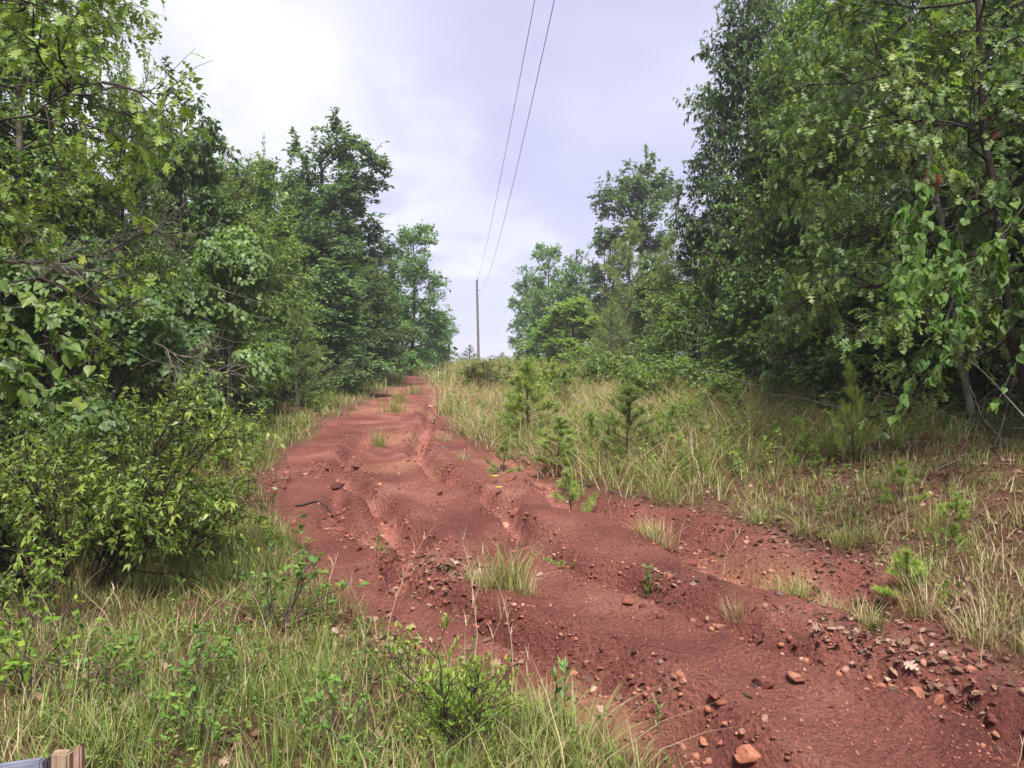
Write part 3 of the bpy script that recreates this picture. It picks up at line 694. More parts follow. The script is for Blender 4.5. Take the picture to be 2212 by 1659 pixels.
# left side of the cut
tree('cherry_tree', 'cherry', 8, 10.5, -70, 290, 'tall loose-leaved light green tree filling the upper left corner', rot=1.0)
tree('cherry_sapling', 'cherry', 122, 12.5, 72, 110, 'slender light green sapling whose leader pokes up right of the corner tree', rot=2.2)
tree('sassafras_tree', 'sassafras', 182, 15.5, 96, 120, 'dark big-leaved young tree with spiky leaders before the bright cloud', rot=.4)
tree('young_tree', 'elm', 238, 20, 155, 120, 'pale green young tree left of the tall dark oak', rot=3.3, tint=(1.1, 1.08, 1))
tree('tall_oak', 'tall_oak', 325, 33, 140, 165, 'tall dark oak with open crown standing over the left tree line', rot=.8)
tree('lower_oak', 'hickory', 372, 31, 262, 84, 'dark narrow tree at the right foot of the tall oak', rot=2.0, tint=(1.2, 1.1, 1))
tree('drooping_tree', 'sassafras', 330, 25, 262, 105, 'drooping-leaved grey green tree in front of the tall oak', rot=1.5, tint=(1.5, 1.5, 1.5))
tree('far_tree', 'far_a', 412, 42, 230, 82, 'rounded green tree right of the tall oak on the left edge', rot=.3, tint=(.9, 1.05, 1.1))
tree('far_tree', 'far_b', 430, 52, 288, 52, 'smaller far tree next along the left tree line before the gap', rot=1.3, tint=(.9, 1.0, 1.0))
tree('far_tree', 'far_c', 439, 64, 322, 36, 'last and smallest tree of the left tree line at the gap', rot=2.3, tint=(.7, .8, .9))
tree('young_tree', 'far_c', 266, 25, 205, 95, 'yellow green bushy tree below the left shoulder of the oak', rot=.3)
tree('young_tree', 'beech', 278, 20.5, 262, 105, 'bright leafy sapling above the vine mound near the young pine', rot=.9)
tree('pine_tree', 'pine_b', 297, 19.5, 302, 84, 'young pine beside the track at the left tree line', rot=.6, parts=PINE, tint=(.95, 1, 1))
tree('pine_tree', 'pine_b', 356, 29, 338, 52, 'small dark pine farther up the left tree line', rot=2.6, parts=PINE, tint=(.75, .8, .8))
tree('vine_thicket', 'vine_a', 60, 9.6, 250, 300, 'mound of round-leaved vine over bushes at far left', 'thicket', rot=.5, parts=VINE)
tree('vine_thicket', 'vine_b', 205, 14, 212, 150, 'tall vine-covered bush with bright round leaves in mid left', 'thicket', rot=1.5, parts=VINE)
tree('vine_thicket', 'vine_b', 255, 17.5, 315, 95, 'low vine-covered bush nearest the left side of the track', 'thicket', rot=3.5, parts=VINE, tint=(.85, .9, .9))
tree('vine_thicket', 'vine_a', 165, 13, 318, 180, 'dark vine thicket behind the light green foreground shrub', 'thicket', rot=2.5, parts=VINE, tint=(.85, .92, .9))
# right side of the cut
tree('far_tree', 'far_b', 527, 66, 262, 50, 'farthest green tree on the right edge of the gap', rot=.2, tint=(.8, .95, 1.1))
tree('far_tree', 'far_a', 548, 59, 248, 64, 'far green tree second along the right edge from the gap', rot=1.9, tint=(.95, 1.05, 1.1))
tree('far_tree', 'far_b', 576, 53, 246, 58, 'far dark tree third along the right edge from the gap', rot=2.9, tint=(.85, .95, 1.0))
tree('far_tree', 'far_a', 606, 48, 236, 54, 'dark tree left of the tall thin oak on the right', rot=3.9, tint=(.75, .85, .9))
tree('thin_oak', 'open_oak', 643, 45, 160, 84, 'tall thin open-crowned oak rising above the right tree line', rot=2.4)
tree('pine_tree', 'pine_a', 632, 33, 222, 100, 'tall young pine in the middle of the right tree line', rot=.2, parts=PINE, tint=(1.2, 1.2, 1.1))
tree('pine_tree', 'pine_a', 668, 31, 238, 66, 'pine partly hidden between the taller pine and the dark right trees', rot=1.2, parts=PINE, tint=(1.1, 1.1, 1))
tree('pine_tree', 'pine_b', 612, 29, 300, 62, 'low pine with sweeping limbs below the tall young pine', rot=2.2, parts=PINE, tint=(.8, .9, .9))
tree('lime_tree', 'far_c', 572, 40, 300, 78, 'light green rounded small tree in front of the far right trees', rot=.7, tint=(1.25, 1.2, 1))
tree('lime_tree', 'far_c', 548, 46, 318, 52, 'light green low tree nearest the gap on the right', rot=1.7, tint=(1.05, 1.1, 1))
tree('dark_tree', 'hickory', 704, 36, 238, 76, 'dark leafy tree between the thin oak and the tall hickory', rot=1.7, tint=(1.2, 1.15, 1))
tree('beech_tree', 'beech', 694, 18.5, 246, 125, 'bright layered small beech leaning out at the right tree line', rot=.4)
tree('hickory_tree', 'hickory', 748, 17.5, -70, 128, 'tall dark tree with pointed top at the left end of the near right woods', rot=.9)
tree('dense_tree', 'elm', 782, 16.5, -50, 130, 'dense dark green tree between the pointed hickory and the tall light green tree', rot=4.2, tint=(.62, .7, .75))
tree('elm_tree', 'elm', 822, 14, -80, 190, 'tall light green tree reaching out of the top right of frame', rot=.2, tint=(.85, .9, .9))
tree('oak_tree', 'oak_edge', 900, 11.5, -150, 260, 'lobed-leaf oak with pale leaning trunk in the right woods', rot=.3)
tree('oak_tree', 'oak_near', 1035, 7.6, -260, 400, 'nearest right oak with big lobed leaves at the frame edge', rot=0, tint=(.95, .95, 1.0), tilt=(0, -.16))
tree('slender_tree', 'slender', 975, 8.8, -120, 190, 'slender pale-barked tree leaning left through the right woods', rot=0, tilt=(0, -.17))
tree('slender_tree', 'slender', 1060, 10.2, -160, 200, 'second pale-barked leaning tree near the right frame edge', rot=.4, tilt=(0, -.1), tint=(.9, .9, .9))
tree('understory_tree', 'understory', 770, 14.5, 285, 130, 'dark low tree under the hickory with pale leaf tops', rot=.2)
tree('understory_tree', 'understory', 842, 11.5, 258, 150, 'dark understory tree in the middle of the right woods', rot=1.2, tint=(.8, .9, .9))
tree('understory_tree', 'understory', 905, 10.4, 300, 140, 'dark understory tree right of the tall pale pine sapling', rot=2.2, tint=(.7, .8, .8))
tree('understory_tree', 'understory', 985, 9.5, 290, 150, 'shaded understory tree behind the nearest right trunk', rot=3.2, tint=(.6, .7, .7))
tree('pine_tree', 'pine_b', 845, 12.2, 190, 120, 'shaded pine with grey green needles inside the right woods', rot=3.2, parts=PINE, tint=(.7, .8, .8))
tree('sapling', 'understory', 722, 12.5, 374, 54, 'small umbrella-shaped sapling before the dark right woods', rot=.5, tint=(1.3, 1.3, 1.1))
tree('oak_tree', 'oak_limb', -50, 4.9, -220, 410, 'near oak branch with large bright lobed leaves at the left edge', rot=2.2, tint=(1.2, 1.15, .8))
# woods behind the edge
k = 0
for y in (3, 6, 9, 12, 15.5, 19, 23, 27, 32, 37, 43, 50, 58):
    for row in (0, 1):
        xl = np.interp(y, [0, 10, 17, 28, 45, 60], [-6.5, -7.5, -8.5, -9, -9.5, -10]) - row * 3.4 + random.uniform(-.8, .8)
        if row == 0 and y < 8: xl -= 1
        H0, R0, ms = TR[('far_a', 'far_b', 'far_c')[k % 3]]
        s = random.uniform(.62, .8) if y < 26 else random.uniform(.85, 1.05)
        put_plant('woods_tree', ms, 'broadleaf tree standing back in the woods left of the track', 'tree', xl, y + random.uniform(-1, 1), s, s, k, (.8, .85, .85), 'trees back in the left woods')
        xr = np.interp(y, [0, 10, 17, 28, 45, 60], [8.5, 8.2, 7.6, 7, 6, 5]) + row * 3.4 + random.uniform(-.8, .8)
        H0, R0, ms = TR[('far_b', 'far_c', 'far_a')[k % 3]]
        s = random.uniform(.85, 1.05) if y < 22 else random.uniform(.5, .62)
        put_plant('woods_tree', ms, 'broadleaf tree standing back in the woods right of the track', 'tree', xr, y + random.uniform(-1, 1), s, s, k, (.75, .8, .85), 'trees back in the right woods')
        k += 1

# ------------------------------------------------------------------ shrubs, weeds, grass
def leaf_on(acc, r, P3, L3, nleaf, tmpl, lsize, droop, spread, shade, upr=.42):
    k = P3.shape[1] - 1
    lp = r.choice(len(P3), nleaf, p=L3 / L3.sum()); s = r.uniform(.05, 1.0, nleaf) ** .8
    f = s * k; i0 = np.minimum(f.astype(int), k - 1); fr = (f - i0)[:, None]
    A, B = P3[lp, i0], P3[lp, i0 + 1]; pos = A * (1 - fr) + B * fr; T = nz(B - A)
    sd = nz(r.normal(size=(nleaf, 3)) * np.array([1, 1, .5]))
    dirv = T * .6 + sd * spread + np.array([0, 0, -1.]) * droop
    up = np.array([0, 0, 1.]) + r.normal(size=(nleaf, 3)) * upr
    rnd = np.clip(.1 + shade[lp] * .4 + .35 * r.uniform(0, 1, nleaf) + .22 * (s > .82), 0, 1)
    put_leaves(acc, tmpl, pos, dirv, up, lsize * r.uniform(.6, 1.25, nleaf), rnd)
def shrub(name, seed, H, R, nstem, nsec, ntwig, nleaf, tmpl, lsize, mat, bark='bark_dark', stem_r=.012, droop=.3, spread=.7, twigL=.3, arch=-.15, ang=.75):
    r = np.random.default_rng(seed)
    az = np.arange(nstem) * 2.399 + r.normal(size=nstem) * .4; out = np.sqrt(r.uniform(.02, 1, nstem)) * R
    Hs = H * r.uniform(.65, 1.0, nstem) * (1 - .25 * (out / R) ** 2)
    u = np.linspace(0, 1, 7)[None, :, None]
    D = np.stack([np.cos(az) * out, np.sin(az) * out, Hs * (1 - arch)], 1)
    st = np.stack([np.cos(az), np.sin(az), az * 0], 1) * .03 * (R ** .5)
    W = np.cumsum(r.normal(size=(nstem, 7, 3)) * .02, 1); W -= W[:, :1]
    P1 = st[:, None] + D[:, None] * u + W * H + np.array([0, 0, 1.]) * arch * Hs[:, None, None] * u ** 2
    P1[:, 0, 2] = -.05
    L1 = np.hypot(out, Hs)
    br = Acc(); tube_acc(br, P1, np.full((nstem, 1), stem_r) * (1 - .75 * u[0, :, 0])[None] + .001, 5)
    if nsec:
        P2, L2, _, _ = spawn(P1, L1, nsec, .2, .98, lambda L, s: L * .38 * (1.2 - .6 * s) + .03, ang, .15, 5, .04, r, -.06)
        tube_acc(br, P2, np.full((nsec, 1), stem_r * .4) * (1 - .7 * np.linspace(0, 1, 5))[None] + .0008, 3)
    else: P2, L2 = P1, L1
    if ntwig:
        P3, L3, _, _ = spawn(P2, L2, ntwig, .1, 1.0, lambda L, s: np.minimum(L * .6, twigL) + .03, .7, .1, 4, .04, r, -.1)
        tube_acc(br, P3, np.full((ntwig, 1), stem_r * .2 + .0006) * (1 - .6 * np.linspace(0, 1, 4))[None], 3)
    else: P3, L3 = P2, L2
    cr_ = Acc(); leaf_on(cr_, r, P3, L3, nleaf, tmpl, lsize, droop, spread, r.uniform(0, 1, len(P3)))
    return (None, br.mesh(name + '_stems', M[bark], True), cr_.mesh(name + '_leaves', M[mat]))
STEM = ('trunk', 'stems', 'leaves')
def at2(x, y): return G(x / 2.16, y / 2.16)

plum = shrub('plum', 71, 1.55, 1.35, 26, 330, 1700, 17000, T_ovate(.2, .05, .2), .054, 'leaf_shrub', stem_r=.012, droop=.25)
x, y = -3.05, 5.2
put_plant('wild_plum_shrub', plum, 'large arching yellow green shrub with dark stems at left foreground', 'shrub', x, y, .92, 1.08, .4, (1.25, 1.25, 1.15), parts=STEM, z=ground1(x, y) - .2)
plum2 = shrub('plum_small', 72, .8, .55, 9, 70, 260, 1700, T_ovate(.22, .05, .2), .058, 'leaf_shrub', stem_r=.009)
for (a, b, sc, rt, tn, lb) in (
        (395, 1215, 1.0, .4, (1.1, 1.1, 1), 'small bushy green shrub at the right foot of the large arching shrub'),
        (60, 1100, 1.25, 1.4, (.8, .85, .8), 'dark green bush at the left frame edge under the arching shrub'),
        (480, 1010, 1.0, 2.4, (1.2, 1.15, 1), 'light green bush between the arching shrub and the track'),
        (860, 1560, .0, 0, (1, 1, 1), '')):
    if sc:
        x, y = at2(a, b); put_plant('leafy_bush', plum2, lb, 'shrub', x, y, sc, sc, rt, tn, parts=STEM)
lime = shrub('lime_shrub', 73, .46, .27, 9, 60, 260, 1900, T_ovate(.2, .04, .05), .026, 'leaf_lime', stem_r=.0045, droop=-.35, spread=.5, twigL=.12)
x, y = at2(985, 1640)
put_plant('lime_green_shrub', lime, 'small lime green shrub with tiny leaves at the bottom centre', 'shrub', x, y, 1.0, 1.05, .7, parts=STEM)
bramble = shrub('bramble', 74, .42, .32, 9, 30, 0, 170, T_ovate(.27, .06, .2), .045, 'leaf_lime', bark='bark', stem_r=.003, droop=.1, spread=.9)
for (a, b, sc, rt, tn, lb) in (
        (600, 1370, 1.25, .3, (.55, .72, .8), 'leafy bramble left of the dry stalks at the track edge'),
        (400, 1560, 1.0, 1.3, (.5, .66, .75), 'low bramble with toothed leaves in the bottom left grass'),
        (1020, 1659, .8, 2.3, (.7, .8, .8), 'bramble leaves in front of the lime green shrub'),
        (760, 1640, .8, 3.3, (.55, .7, .8), 'low broad-leaved plant at the bottom edge left of the lime shrub'),
        (430, 1630, .7, 4.3, (.65, .8, .8), 'serrate-leaved seedling at the bottom edge right of the wooden post'),
        (40, 1500, 1.2, 5.3, (.8, .9, .7), 'yellow green trailing greenbrier at the left bottom edge'),
        (190, 1540, .9, .9, (.6, .75, .8), 'broad-leaved weed above the wooden post'),
        (80, 1380, 1.2, 2.0, (.95, .98, .8), 'yellow leaved vine over the grass at far left')):
    x, y = at2(a, b); put_plant('bramble', bramble, lb, 'plant', x, y, sc, sc, rt, tn, parts=STEM)
weed = shrub('weed', 75, .42, .035, 2, 0, 0, 46, T_ovate(.13, .03, .2), .075, 'leaf_shrub', bark='leaf_shrub', stem_r=.004, droop=-.2, spread=.6)
for (a, b, sc, rt, tn, lb) in (
        (1210, 1600, 1.0, .3, (.9, 1.1, 1.6), 'upright narrow-leaved weed growing alone on the track edge by the lime shrub'),
        (1590, 1620, .35, 1.3, (1.2, 1.3, 2), 'tiny pale weed seedling at the bottom of the track'),
        (1420, 1590, .4, 2.3, (1.3, 1.3, 2), 'small pale-leaved seedling beside the gully rocks'),
        (1400, 1255, .75, 3, (.9, 1.1, 1.4), 'spiky green weed between the two right gullies'),
        (1215, 1195, .6, 4, (1.3, 1.4, 1.4), 'leafy weed with pale blossoms at the end of the green mat'),
        (820, 1180, .55, 5, (.9, 1, .8), 'small feathery weed in the middle of the upper track')):
    x, y = at2(a, b); put_plant('roadside_weed', weed, lb, 'plant', x, y, sc, sc, rt, tn, parts=STEM)
# small mat of ground cover on the track
mat_p = shrub('mat_plant', 76, .10, .30, 26, 90, 0, 900, T_ovate(.25, .03, .05), .022, 'leaf_lime', stem_r=.0015, droop=0, spread=.8)
for (a, b, sc, rt, lb) in ((1160, 1168, 1.0, .3, 'pale green creeping mat on the track left of the spiky weed'), (1225, 1190, .9, 1.3, 'green creeping mat at the gully edge below the small pines')):
    x, y = at2(a, b); put_plant('creeping_plant', mat_p, lb, 'plant', x, y, sc, sc, rt, (.9, .95, 1), parts=STEM)

# young pines on the right bank and one left
for (key, a, b, top, wid, tn, lb) in (
        ('sap_a', 1140, 945, 785, 150, (1.15, 1.2, 1.1), 'tallest bright pine sapling at the right edge of the track'),
        ('sap_a', 1205, 1010, 905, 130, (1.1, 1.15, 1.1), 'bushy pine sapling in front of the tallest bright sapling'),
        ('sap_b', 1360, 1010, 852, 175, (.62, .68, .62), 'open-branched dark-stemmed pine sapling standing in the dry grass'),
        ('sap_c', 1088, 1022, 955, 70, (.95, 1.05, 1.1), 'small pine seedling on the gravelly spur of the track'),
        ('sap_c', 1235, 1095, 995, 110, (1.15, 1.3, 1.2), 'pale green pine seedling on the red bank'),
        ('sap_b', 1275, 1000, 900, 70, (1.0, 1.1, 1), 'thin leaning pine seedling between the bushy and the open-branched saplings'),
        ('sap_a', 1220, 880, 800, 70, (.8, .95, 1.0), 'dark pine sapling farther back in the yellow green weeds'),
        ('sap_b', 1450, 960, 885, 90, (.85, 1, .95), 'dim pine sapling right of the open-branched one'),
        ('sap_b', 1845, 1010, 800, 75, (1.35, 1.35, 1.05), 'spindly pale-tipped pine sapling before the right woods'),
        ('sap_c', 1950, 1090, 1010, 90, (1.1, 1.2, 1), 'low bright pine seedling on the right bank near the brush pile'),
        ('sap_c', 2060, 1170, 1080, 110, (1.0, 1.1, .95), 'low pine seedling on the right bank near the frame edge'),
        ('sap_c', 1960, 1290, 1200, 130, (1.15, 1.25, .9), 'feathery pine seedling at the edge of the bare red soil on the right'),
        ('sap_a', 1120, 800, 770, 45, (.9, 1.0, 1.0), 'distant pine sapling left among the far grass near the crest'),
        ('sap_a', 1590, 915, 850, 60, (.85, .95, .95), 'small pine sapling below the umbrella-shaped sapling'),
        ('sap_c', 1740, 1010, 950, 80, (1.0, 1.1, 1.0), 'low pine seedling in the straw left of the spindly sapling')):
    H0, R0, ms = TR[key]; x, y = at2(a, b); d = y; tn = tuple(t * q for t, q in zip(tn, (1.3, 1.22, 1.0)))
    h = (b - top) / 2.16 / F * d
    put_plant('pine_sapling', ms, lb, 'pine sapling', x, y, (wid / 2.16 / F * d) / (2 * R0), h / H0, random.uniform(0, 6), tn, parts=PINE, tilt=(random.uniform(-.06, .06), random.uniform(-.06, .06)))

def blades(acc, r, pos, h, w, lean, rnd, seg=2, az=None, droop=.5):
    """curved tapering blades"""
    n = len(pos)
    az = r.uniform(0, 2 * np.pi, n) if az is None else az
    D = np.stack([np.cos(az), np.sin(az), np.zeros(n)], 1)
    Sd = np.stack([-np.sin(az + r.normal(size=n) * .8), np.cos(az), np.zeros(n)], 1)
    us = np.linspace(0, 1, seg + 2)
    rows = []
    for i, u in enumerate(us):
        c = pos + D * (h * lean * u ** 1.6)[:, None] + np.array([0, 0, 1.]) * (h * (u - droop * lean * .5 * u ** 2.2))[:, None]
        ww = (w * (1 - u) ** .7 * .5)[:, None]
        if i < seg + 1: rows += [c - Sd * ww, c + Sd * ww]
        else: rows.append(c)
    V = np.stack(rows, 1); m_ = V.shape[1]; off = (np.arange(n) * m_)[:, None]
    fs = [np.array([[2 * i, 2 * i + 1, 2 * i + 3, 2 * i + 2]])[None] for i in range(seg)]
    q = np.concatenate([(f + off[:, :, None]).reshape(-1, 4) for f in fs])
    t = (np.array([[2 * seg, 2 * seg + 1, 2 * seg + 2]]) + off)
    acc.add(V.reshape(-1, 3), [q, t], np.repeat(rnd, m_))

def veg_density(x, y):
    b = bare_sd(x, y)
    d = sstep(-b / .35 + .15)
    # right bank close to the camera is patchy with bare soil and litter
    rb = (x > xr_of(y) - .3)
    patch = sstep((fbm(x * 1.1, y * 1.1, 4, 201) - .42) * 5)
    near = np.clip(1 - (y - 7.0) / 2.5, 0, 1)
    d = np.where(rb, d * (1 - near * (1 - .42 - .5 * patch)), d * (.55 + .45 * sstep((fbm(x * 1.5, y * 1.5, 3, 211) - .35) * 6)))
    # thin in the shade under the trees
    d = d * np.where(x > xt_of(y) - .2, np.clip(1 - (x - xt_of(y) - .3) / 1.8, .06, 1), 1)
    xw = xl_of(y) - np.interp(y, [3, 6, 10, 18, 40], [4.2, 3.2, 2.6, 2.0, 2.5])
    d = d * np.where(x < xw, np.clip(1 - (xw - x) / 1.2, .05, 1), 1)
    return d
def scatter(r, n, y0, y1, marg=1.2, xlim=None):
    y = r.uniform(y0, y1, n); w = .72 * y + marg
    x = r.uniform(-1, 1, n) * (.72 * y1 + marg)
    k = np.abs(x) < w
    if xlim: k &= (x > xlim[0]) & (x < xlim[1])
    return x[k], y[k]
def grass_band(acc, seed, per_m2, y0, y1, nb, hmean, wid, straw_l, straw_r, seg, spread, xlim=None, side=0, arch=0):
    r = np.random.default_rng(seed)
    area = (y1 - y0) * 2 * (.72 * y1 + 1.2)
    x, y = scatter(r, int(area * per_m2), y0, y1, xlim=xlim)
    k = r.uniform(0, 1, len(x)) < veg_density(x, y)
    x, y = x[k], y[k]
    right = x > (xl_of(y) + xr_of(y)) / 2
    if side: 
        kk = right if side > 0 else ~right
        x, y, right = x[kk], y[kk], right[kk]
    hN = fbm(x * .7 + 5, y * .7, 3, 221); sN = fbm(x * .9, y * .9 + 7, 3, 231)
    h_t = hmean * (.45 + 1.1 * hN) * np.where(right, np.interp(y, [3, 7, 10, 30], [.8, .85, 1.25, 1.3]), np.interp(y, [2, 5, 10, 20], [.9, .95, 1.05, 1.1])) * r.uniform(.5, 1.2, len(x))
    st = np.where(right, straw_r, straw_l) + .55 * (sN - .5)
    ti = np.repeat(np.arange(len(x)), nb); n = len(ti)
    ox, oy = r.normal(size=n) * spread, r.normal(size=n) * spread
    px, py = x[ti] + ox, y[ti] + oy
    pz = gz(px, py)
    az = np.arctan2(oy, ox) + r.normal(size=n) * .9
    isS = r.uniform(0, 1, n) < st[ti]
    rnd = np.where(isS, r.uniform(.64, 1.0, n), np.clip(.08 + .5 * r.uniform(0, 1, n) + .25 * (sN[ti] - .5), 0, .6))
    h = h_t[ti] * r.uniform(.5, 1.15, n)
    lean = np.abs(r.normal(size=n)) * .45 + .12 + .25 * isS + arch
    blades(acc, r, np.stack([px, py, pz - .01], 1), h, wid * r.uniform(.6, 1.3, n), lean, rnd, seg, az)
gl = Acc(); gr = Acc()
for side, ac in ((-1, gl), (1, gr)):
    grass_band(ac, 301, 160, 1.4, 4.2, 16, .25, .0052, .16, .36, 2, .035, side=side)
    grass_band(ac, 302, 115, 4.2, 7.5, 13, .26, .006, .18, .36, 2, .04, side=side)
    grass_band(ac, 303, 38, 7.5, 14, 12, .33, .009, .22, .34, 1, .06, side=side)
    grass_band(ac, 304, 14, 14, 32, 10, .36, .015, .22, .36, 1, .10, side=side, xlim=(-14, 12))
    grass_band(ac, 305, 5, 32, 92, 9, .5, .032, .25, .40, 1, .16, side=side, xlim=(-16, 12))
grass_band(gr, 311, 26, 2.6, 9, 9, .13, .006, .85, .85, 1, .06, side=1)
grass_band(gr, 312, 4, 4, 8.5, 7, .55, .005, .9, .9, 2, .05, side=1, arch=.6)
grass_band(gr, 313, 14, 8.5, 20, 8, .68, .009, .9, .9, 2, .08, side=1, arch=.55, xlim=(-5, 6))
grass_band(gr, 314, 1.5, 20, 80, 8, .7, .022, .9, .9, 1, .2, side=1, arch=.3, xlim=(-8, 5))
grass_band(gl, 315, 60, 1.4, 6, 8, .10, .006, .85, .85, 1, .06, side=-1)
grass_band(gl, 316, 3, 2, 8, 6, .5, .005, .9, .9, 2, .05, side=-1, arch=.5)
tag(link('grass', gl.mesh('grass_mesh', M['grass'])), 'green and straw coloured grass on the left verge of the red track', 'grass', kind='stuff')
tag(link('bank_grass', gr.mesh('bank_grass_mesh', M['grass'])), 'tall yellow green and dry grass over the right bank up to the crest', 'grass', kind='stuff')

# leafy ground cover mixed into the grass
def forbs(seed, n, y0, y1, H, lsz, nl, side, xlim=None):
    r = np.random.default_rng(seed)
    x, y = scatter(r, n, y0, y1, xlim=xlim)
    k = r.uniform(0, 1, len(x)) < veg_density(x, y) * sstep((fbm(x * .8, y * .8, 3, 251) - .38) * 5)
    x, y = x[k], y[k]; rt = x > (xl_of(y) + xr_of(y)) / 2; k = rt if side > 0 else ~rt; x, y = x[k], y[k]
    n = len(x); z = gz(x, y); h = H * r.uniform(.4, 1.2, n); ti = np.repeat(np.arange(n), nl); m_ = len(ti)
    u = r.uniform(.2, 1, m_); dr = nz(np.concatenate([r.normal(size=(m_, 2)), r.uniform(-.4, .6, (m_, 1))], 1))
    ln = r.normal(size=(n, 2)) * .25
    pos = np.stack([x[ti] + ln[ti, 0] * h[ti] * u, y[ti] + ln[ti, 1] * h[ti] * u, z[ti] + h[ti] * u], 1)
    tint = r.uniform(0, 1, n)
    ac = Acc(); put_leaves(ac, T_rhomb(.22), pos, dr, np.array([0, 0, 1.]) + r.normal(size=(m_, 3)) * .5, lsz * r.uniform(.6, 1.3, m_), np.clip(tint[ti] * .6 + .4 * r.uniform(0, 1, m_), 0, 1))
    return ac
a1 = forbs(401, 5200, 1.6, 6.5, .17, .024, 20, -1); a2 = forbs(402, 2600, 6, 16, .35, .07, 22, -1); a3 = forbs(403, 2600, 16, 60, .6, .14, 22, -1, (-14, 0))
for o_ in (a2, a3): a1.add(np.concatenate(o_.V), [np.concatenate(f) for f in o_.F.values()], np.concatenate(o_.A))
tag(link('ground_cover', a1.mesh('ground_cover_mesh', M['leaf_shrub'])), 'low leafy weeds growing through the left verge grass', 'weeds', kind='stuff')
a1 = forbs(404, 3600, 2, 9, .22, .036, 18, 1, (0, 9)); a2 = forbs(405, 3000, 8, 22, .5, .075, 26, 1, (-4, 8)); a3 = forbs(406, 5200, 22, 90, .75, .17, 22, 1, (-9, 8))
for o_ in (a2, a3): a1.add(np.concatenate(o_.V), [np.concatenate(f) for f in o_.F.values()], np.concatenate(o_.A))
fo = tag(link('bank_weeds', a1.mesh('bank_weeds_mesh', M['leaf_lime'])), 'yellow green leafy weeds among the dry grass on the right bank', 'weeds', kind='stuff'); fo.color = (.7, .76, .85, 1)

# single tufts on the bare soil
def tuft(seed, n, H, straw, spread=.04, w=.005):
    r = np.random.default_rng(seed); ac = Acc()
    o = r.normal(size=(n, 2)) * spread
    rnd = np.where(r.uniform(0, 1, n) < straw, r.uniform(.64, 1, n), r.uniform(.1, .6, n))
    blades(ac, r, np.concatenate([o, np.full((n, 1), -.01)], 1), H * r.uniform(.4, 1.1, n), w * r.uniform(.6, 1.2, n), np.abs(r.normal(size=n)) * .5 + .15, rnd, 3, np.arctan2(o[:, 1], o[:, 0]) + r.normal(size=n) * .6)
    return ac.mesh('grass_tuft_mesh', M['grass'])
tuf = [tuft(501, 150, .30, .25), tuft(502, 120, .24, .5, .05), tuft(503, 170, .22, .35, .06), tuft(504, 130, .20, .8, .05)]
for (a, b, v, sc, lb) in (
        (1105, 1275, 0, 1.15, 'upright green grass tuft in mid track beside the dry stalks'), (1060, 1285, 1, 1.0, 'straw-mixed grass tuft left of the upright green tuft in mid track'),
        (1035, 1270, 3, .8, 'small dry tuft at the left end of the mid-track grass island'), (1130, 1290, 3, .9, 'dry tuft at the right end of the mid-track grass island'),
        (820, 968, 0, 1.1, 'grass tuft standing alone on the upper track ridge'), (820, 1185, 1, .7, 'small tuft in the wash of the upper track'),
        (1425, 1165, 3, 1.2, 'wide dry tuft with drooping stems between pines and right gully'), (1400, 1150, 1, 1.1, 'grass tuft behind the wide dry tuft'),
        (1690, 1270, 0, 1.0, 'green tuft at the lower edge of the right bank soil'), (1720, 1285, 2, .9, 'bright short tuft right of the green tuft at the right bank edge'),
        (1590, 1310, 3, .7, 'dead brown tuft hanging over the right gully'), (1800, 1310, 1, .9, 'grey green tuft among litter right of the bright short tuft'),
        (1900, 1330, 2, 1.0, 'grass tuft amid dead leaves on the lower right bank'), (2000, 1340, 3, 1.2, 'straw tuft with long bent stems on the lower right bank'),
        (1880, 1370, 1, .9, 'grass tuft beside the leaf litter of the right gully'), (2120, 1395, 3, 1.2, 'dry tuft near the right frame edge'),
        (1640, 1140, 2, 1.0, 'short tuft on top of the red bank'), (1745, 1165, 3, 1.1, 'dry-based tuft hanging on the edge of the red bank'), (1830, 1190, 2, 1.1, 'yellow green tuft right along the red bank edge'),
        (1230, 1640, 2, 1.2, 'bright yellow green tuft at the bottom centre of the frame'), (1180, 1600, 0, .9, 'tall thin green tuft beside the narrow-leaved weed'),
        (620, 1195, 0, .9, 'green tuft at the left edge of the track'), (850, 890, 2, 2.2, 'broad grass patch on the hump between the upper wheel tracks'),
        (865, 868, 0, 2.0, 'taller grass behind the broad patch between the upper wheel tracks'), (895, 850, 2, 2.4, 'farthest grass patch between the upper wheel tracks'),
        (1000, 1000, 3, .9, 'dry tuft by the small pine seedling on the spur'), (960, 955, 3, 1.2, 'dry weeds at the right rim of the upper gully')):
    x, y = at2(a, b); put = link('grass_tuft', tuf[v], None, (x, y, ground1(x, y)), (0, 0, random.uniform(0, 6)), (sc * 1.2, sc * 1.2, sc * random.uniform(1.0, 1.3)))
    tag(put, lb, 'grass tuft', 'grass tufts on the bare soil')

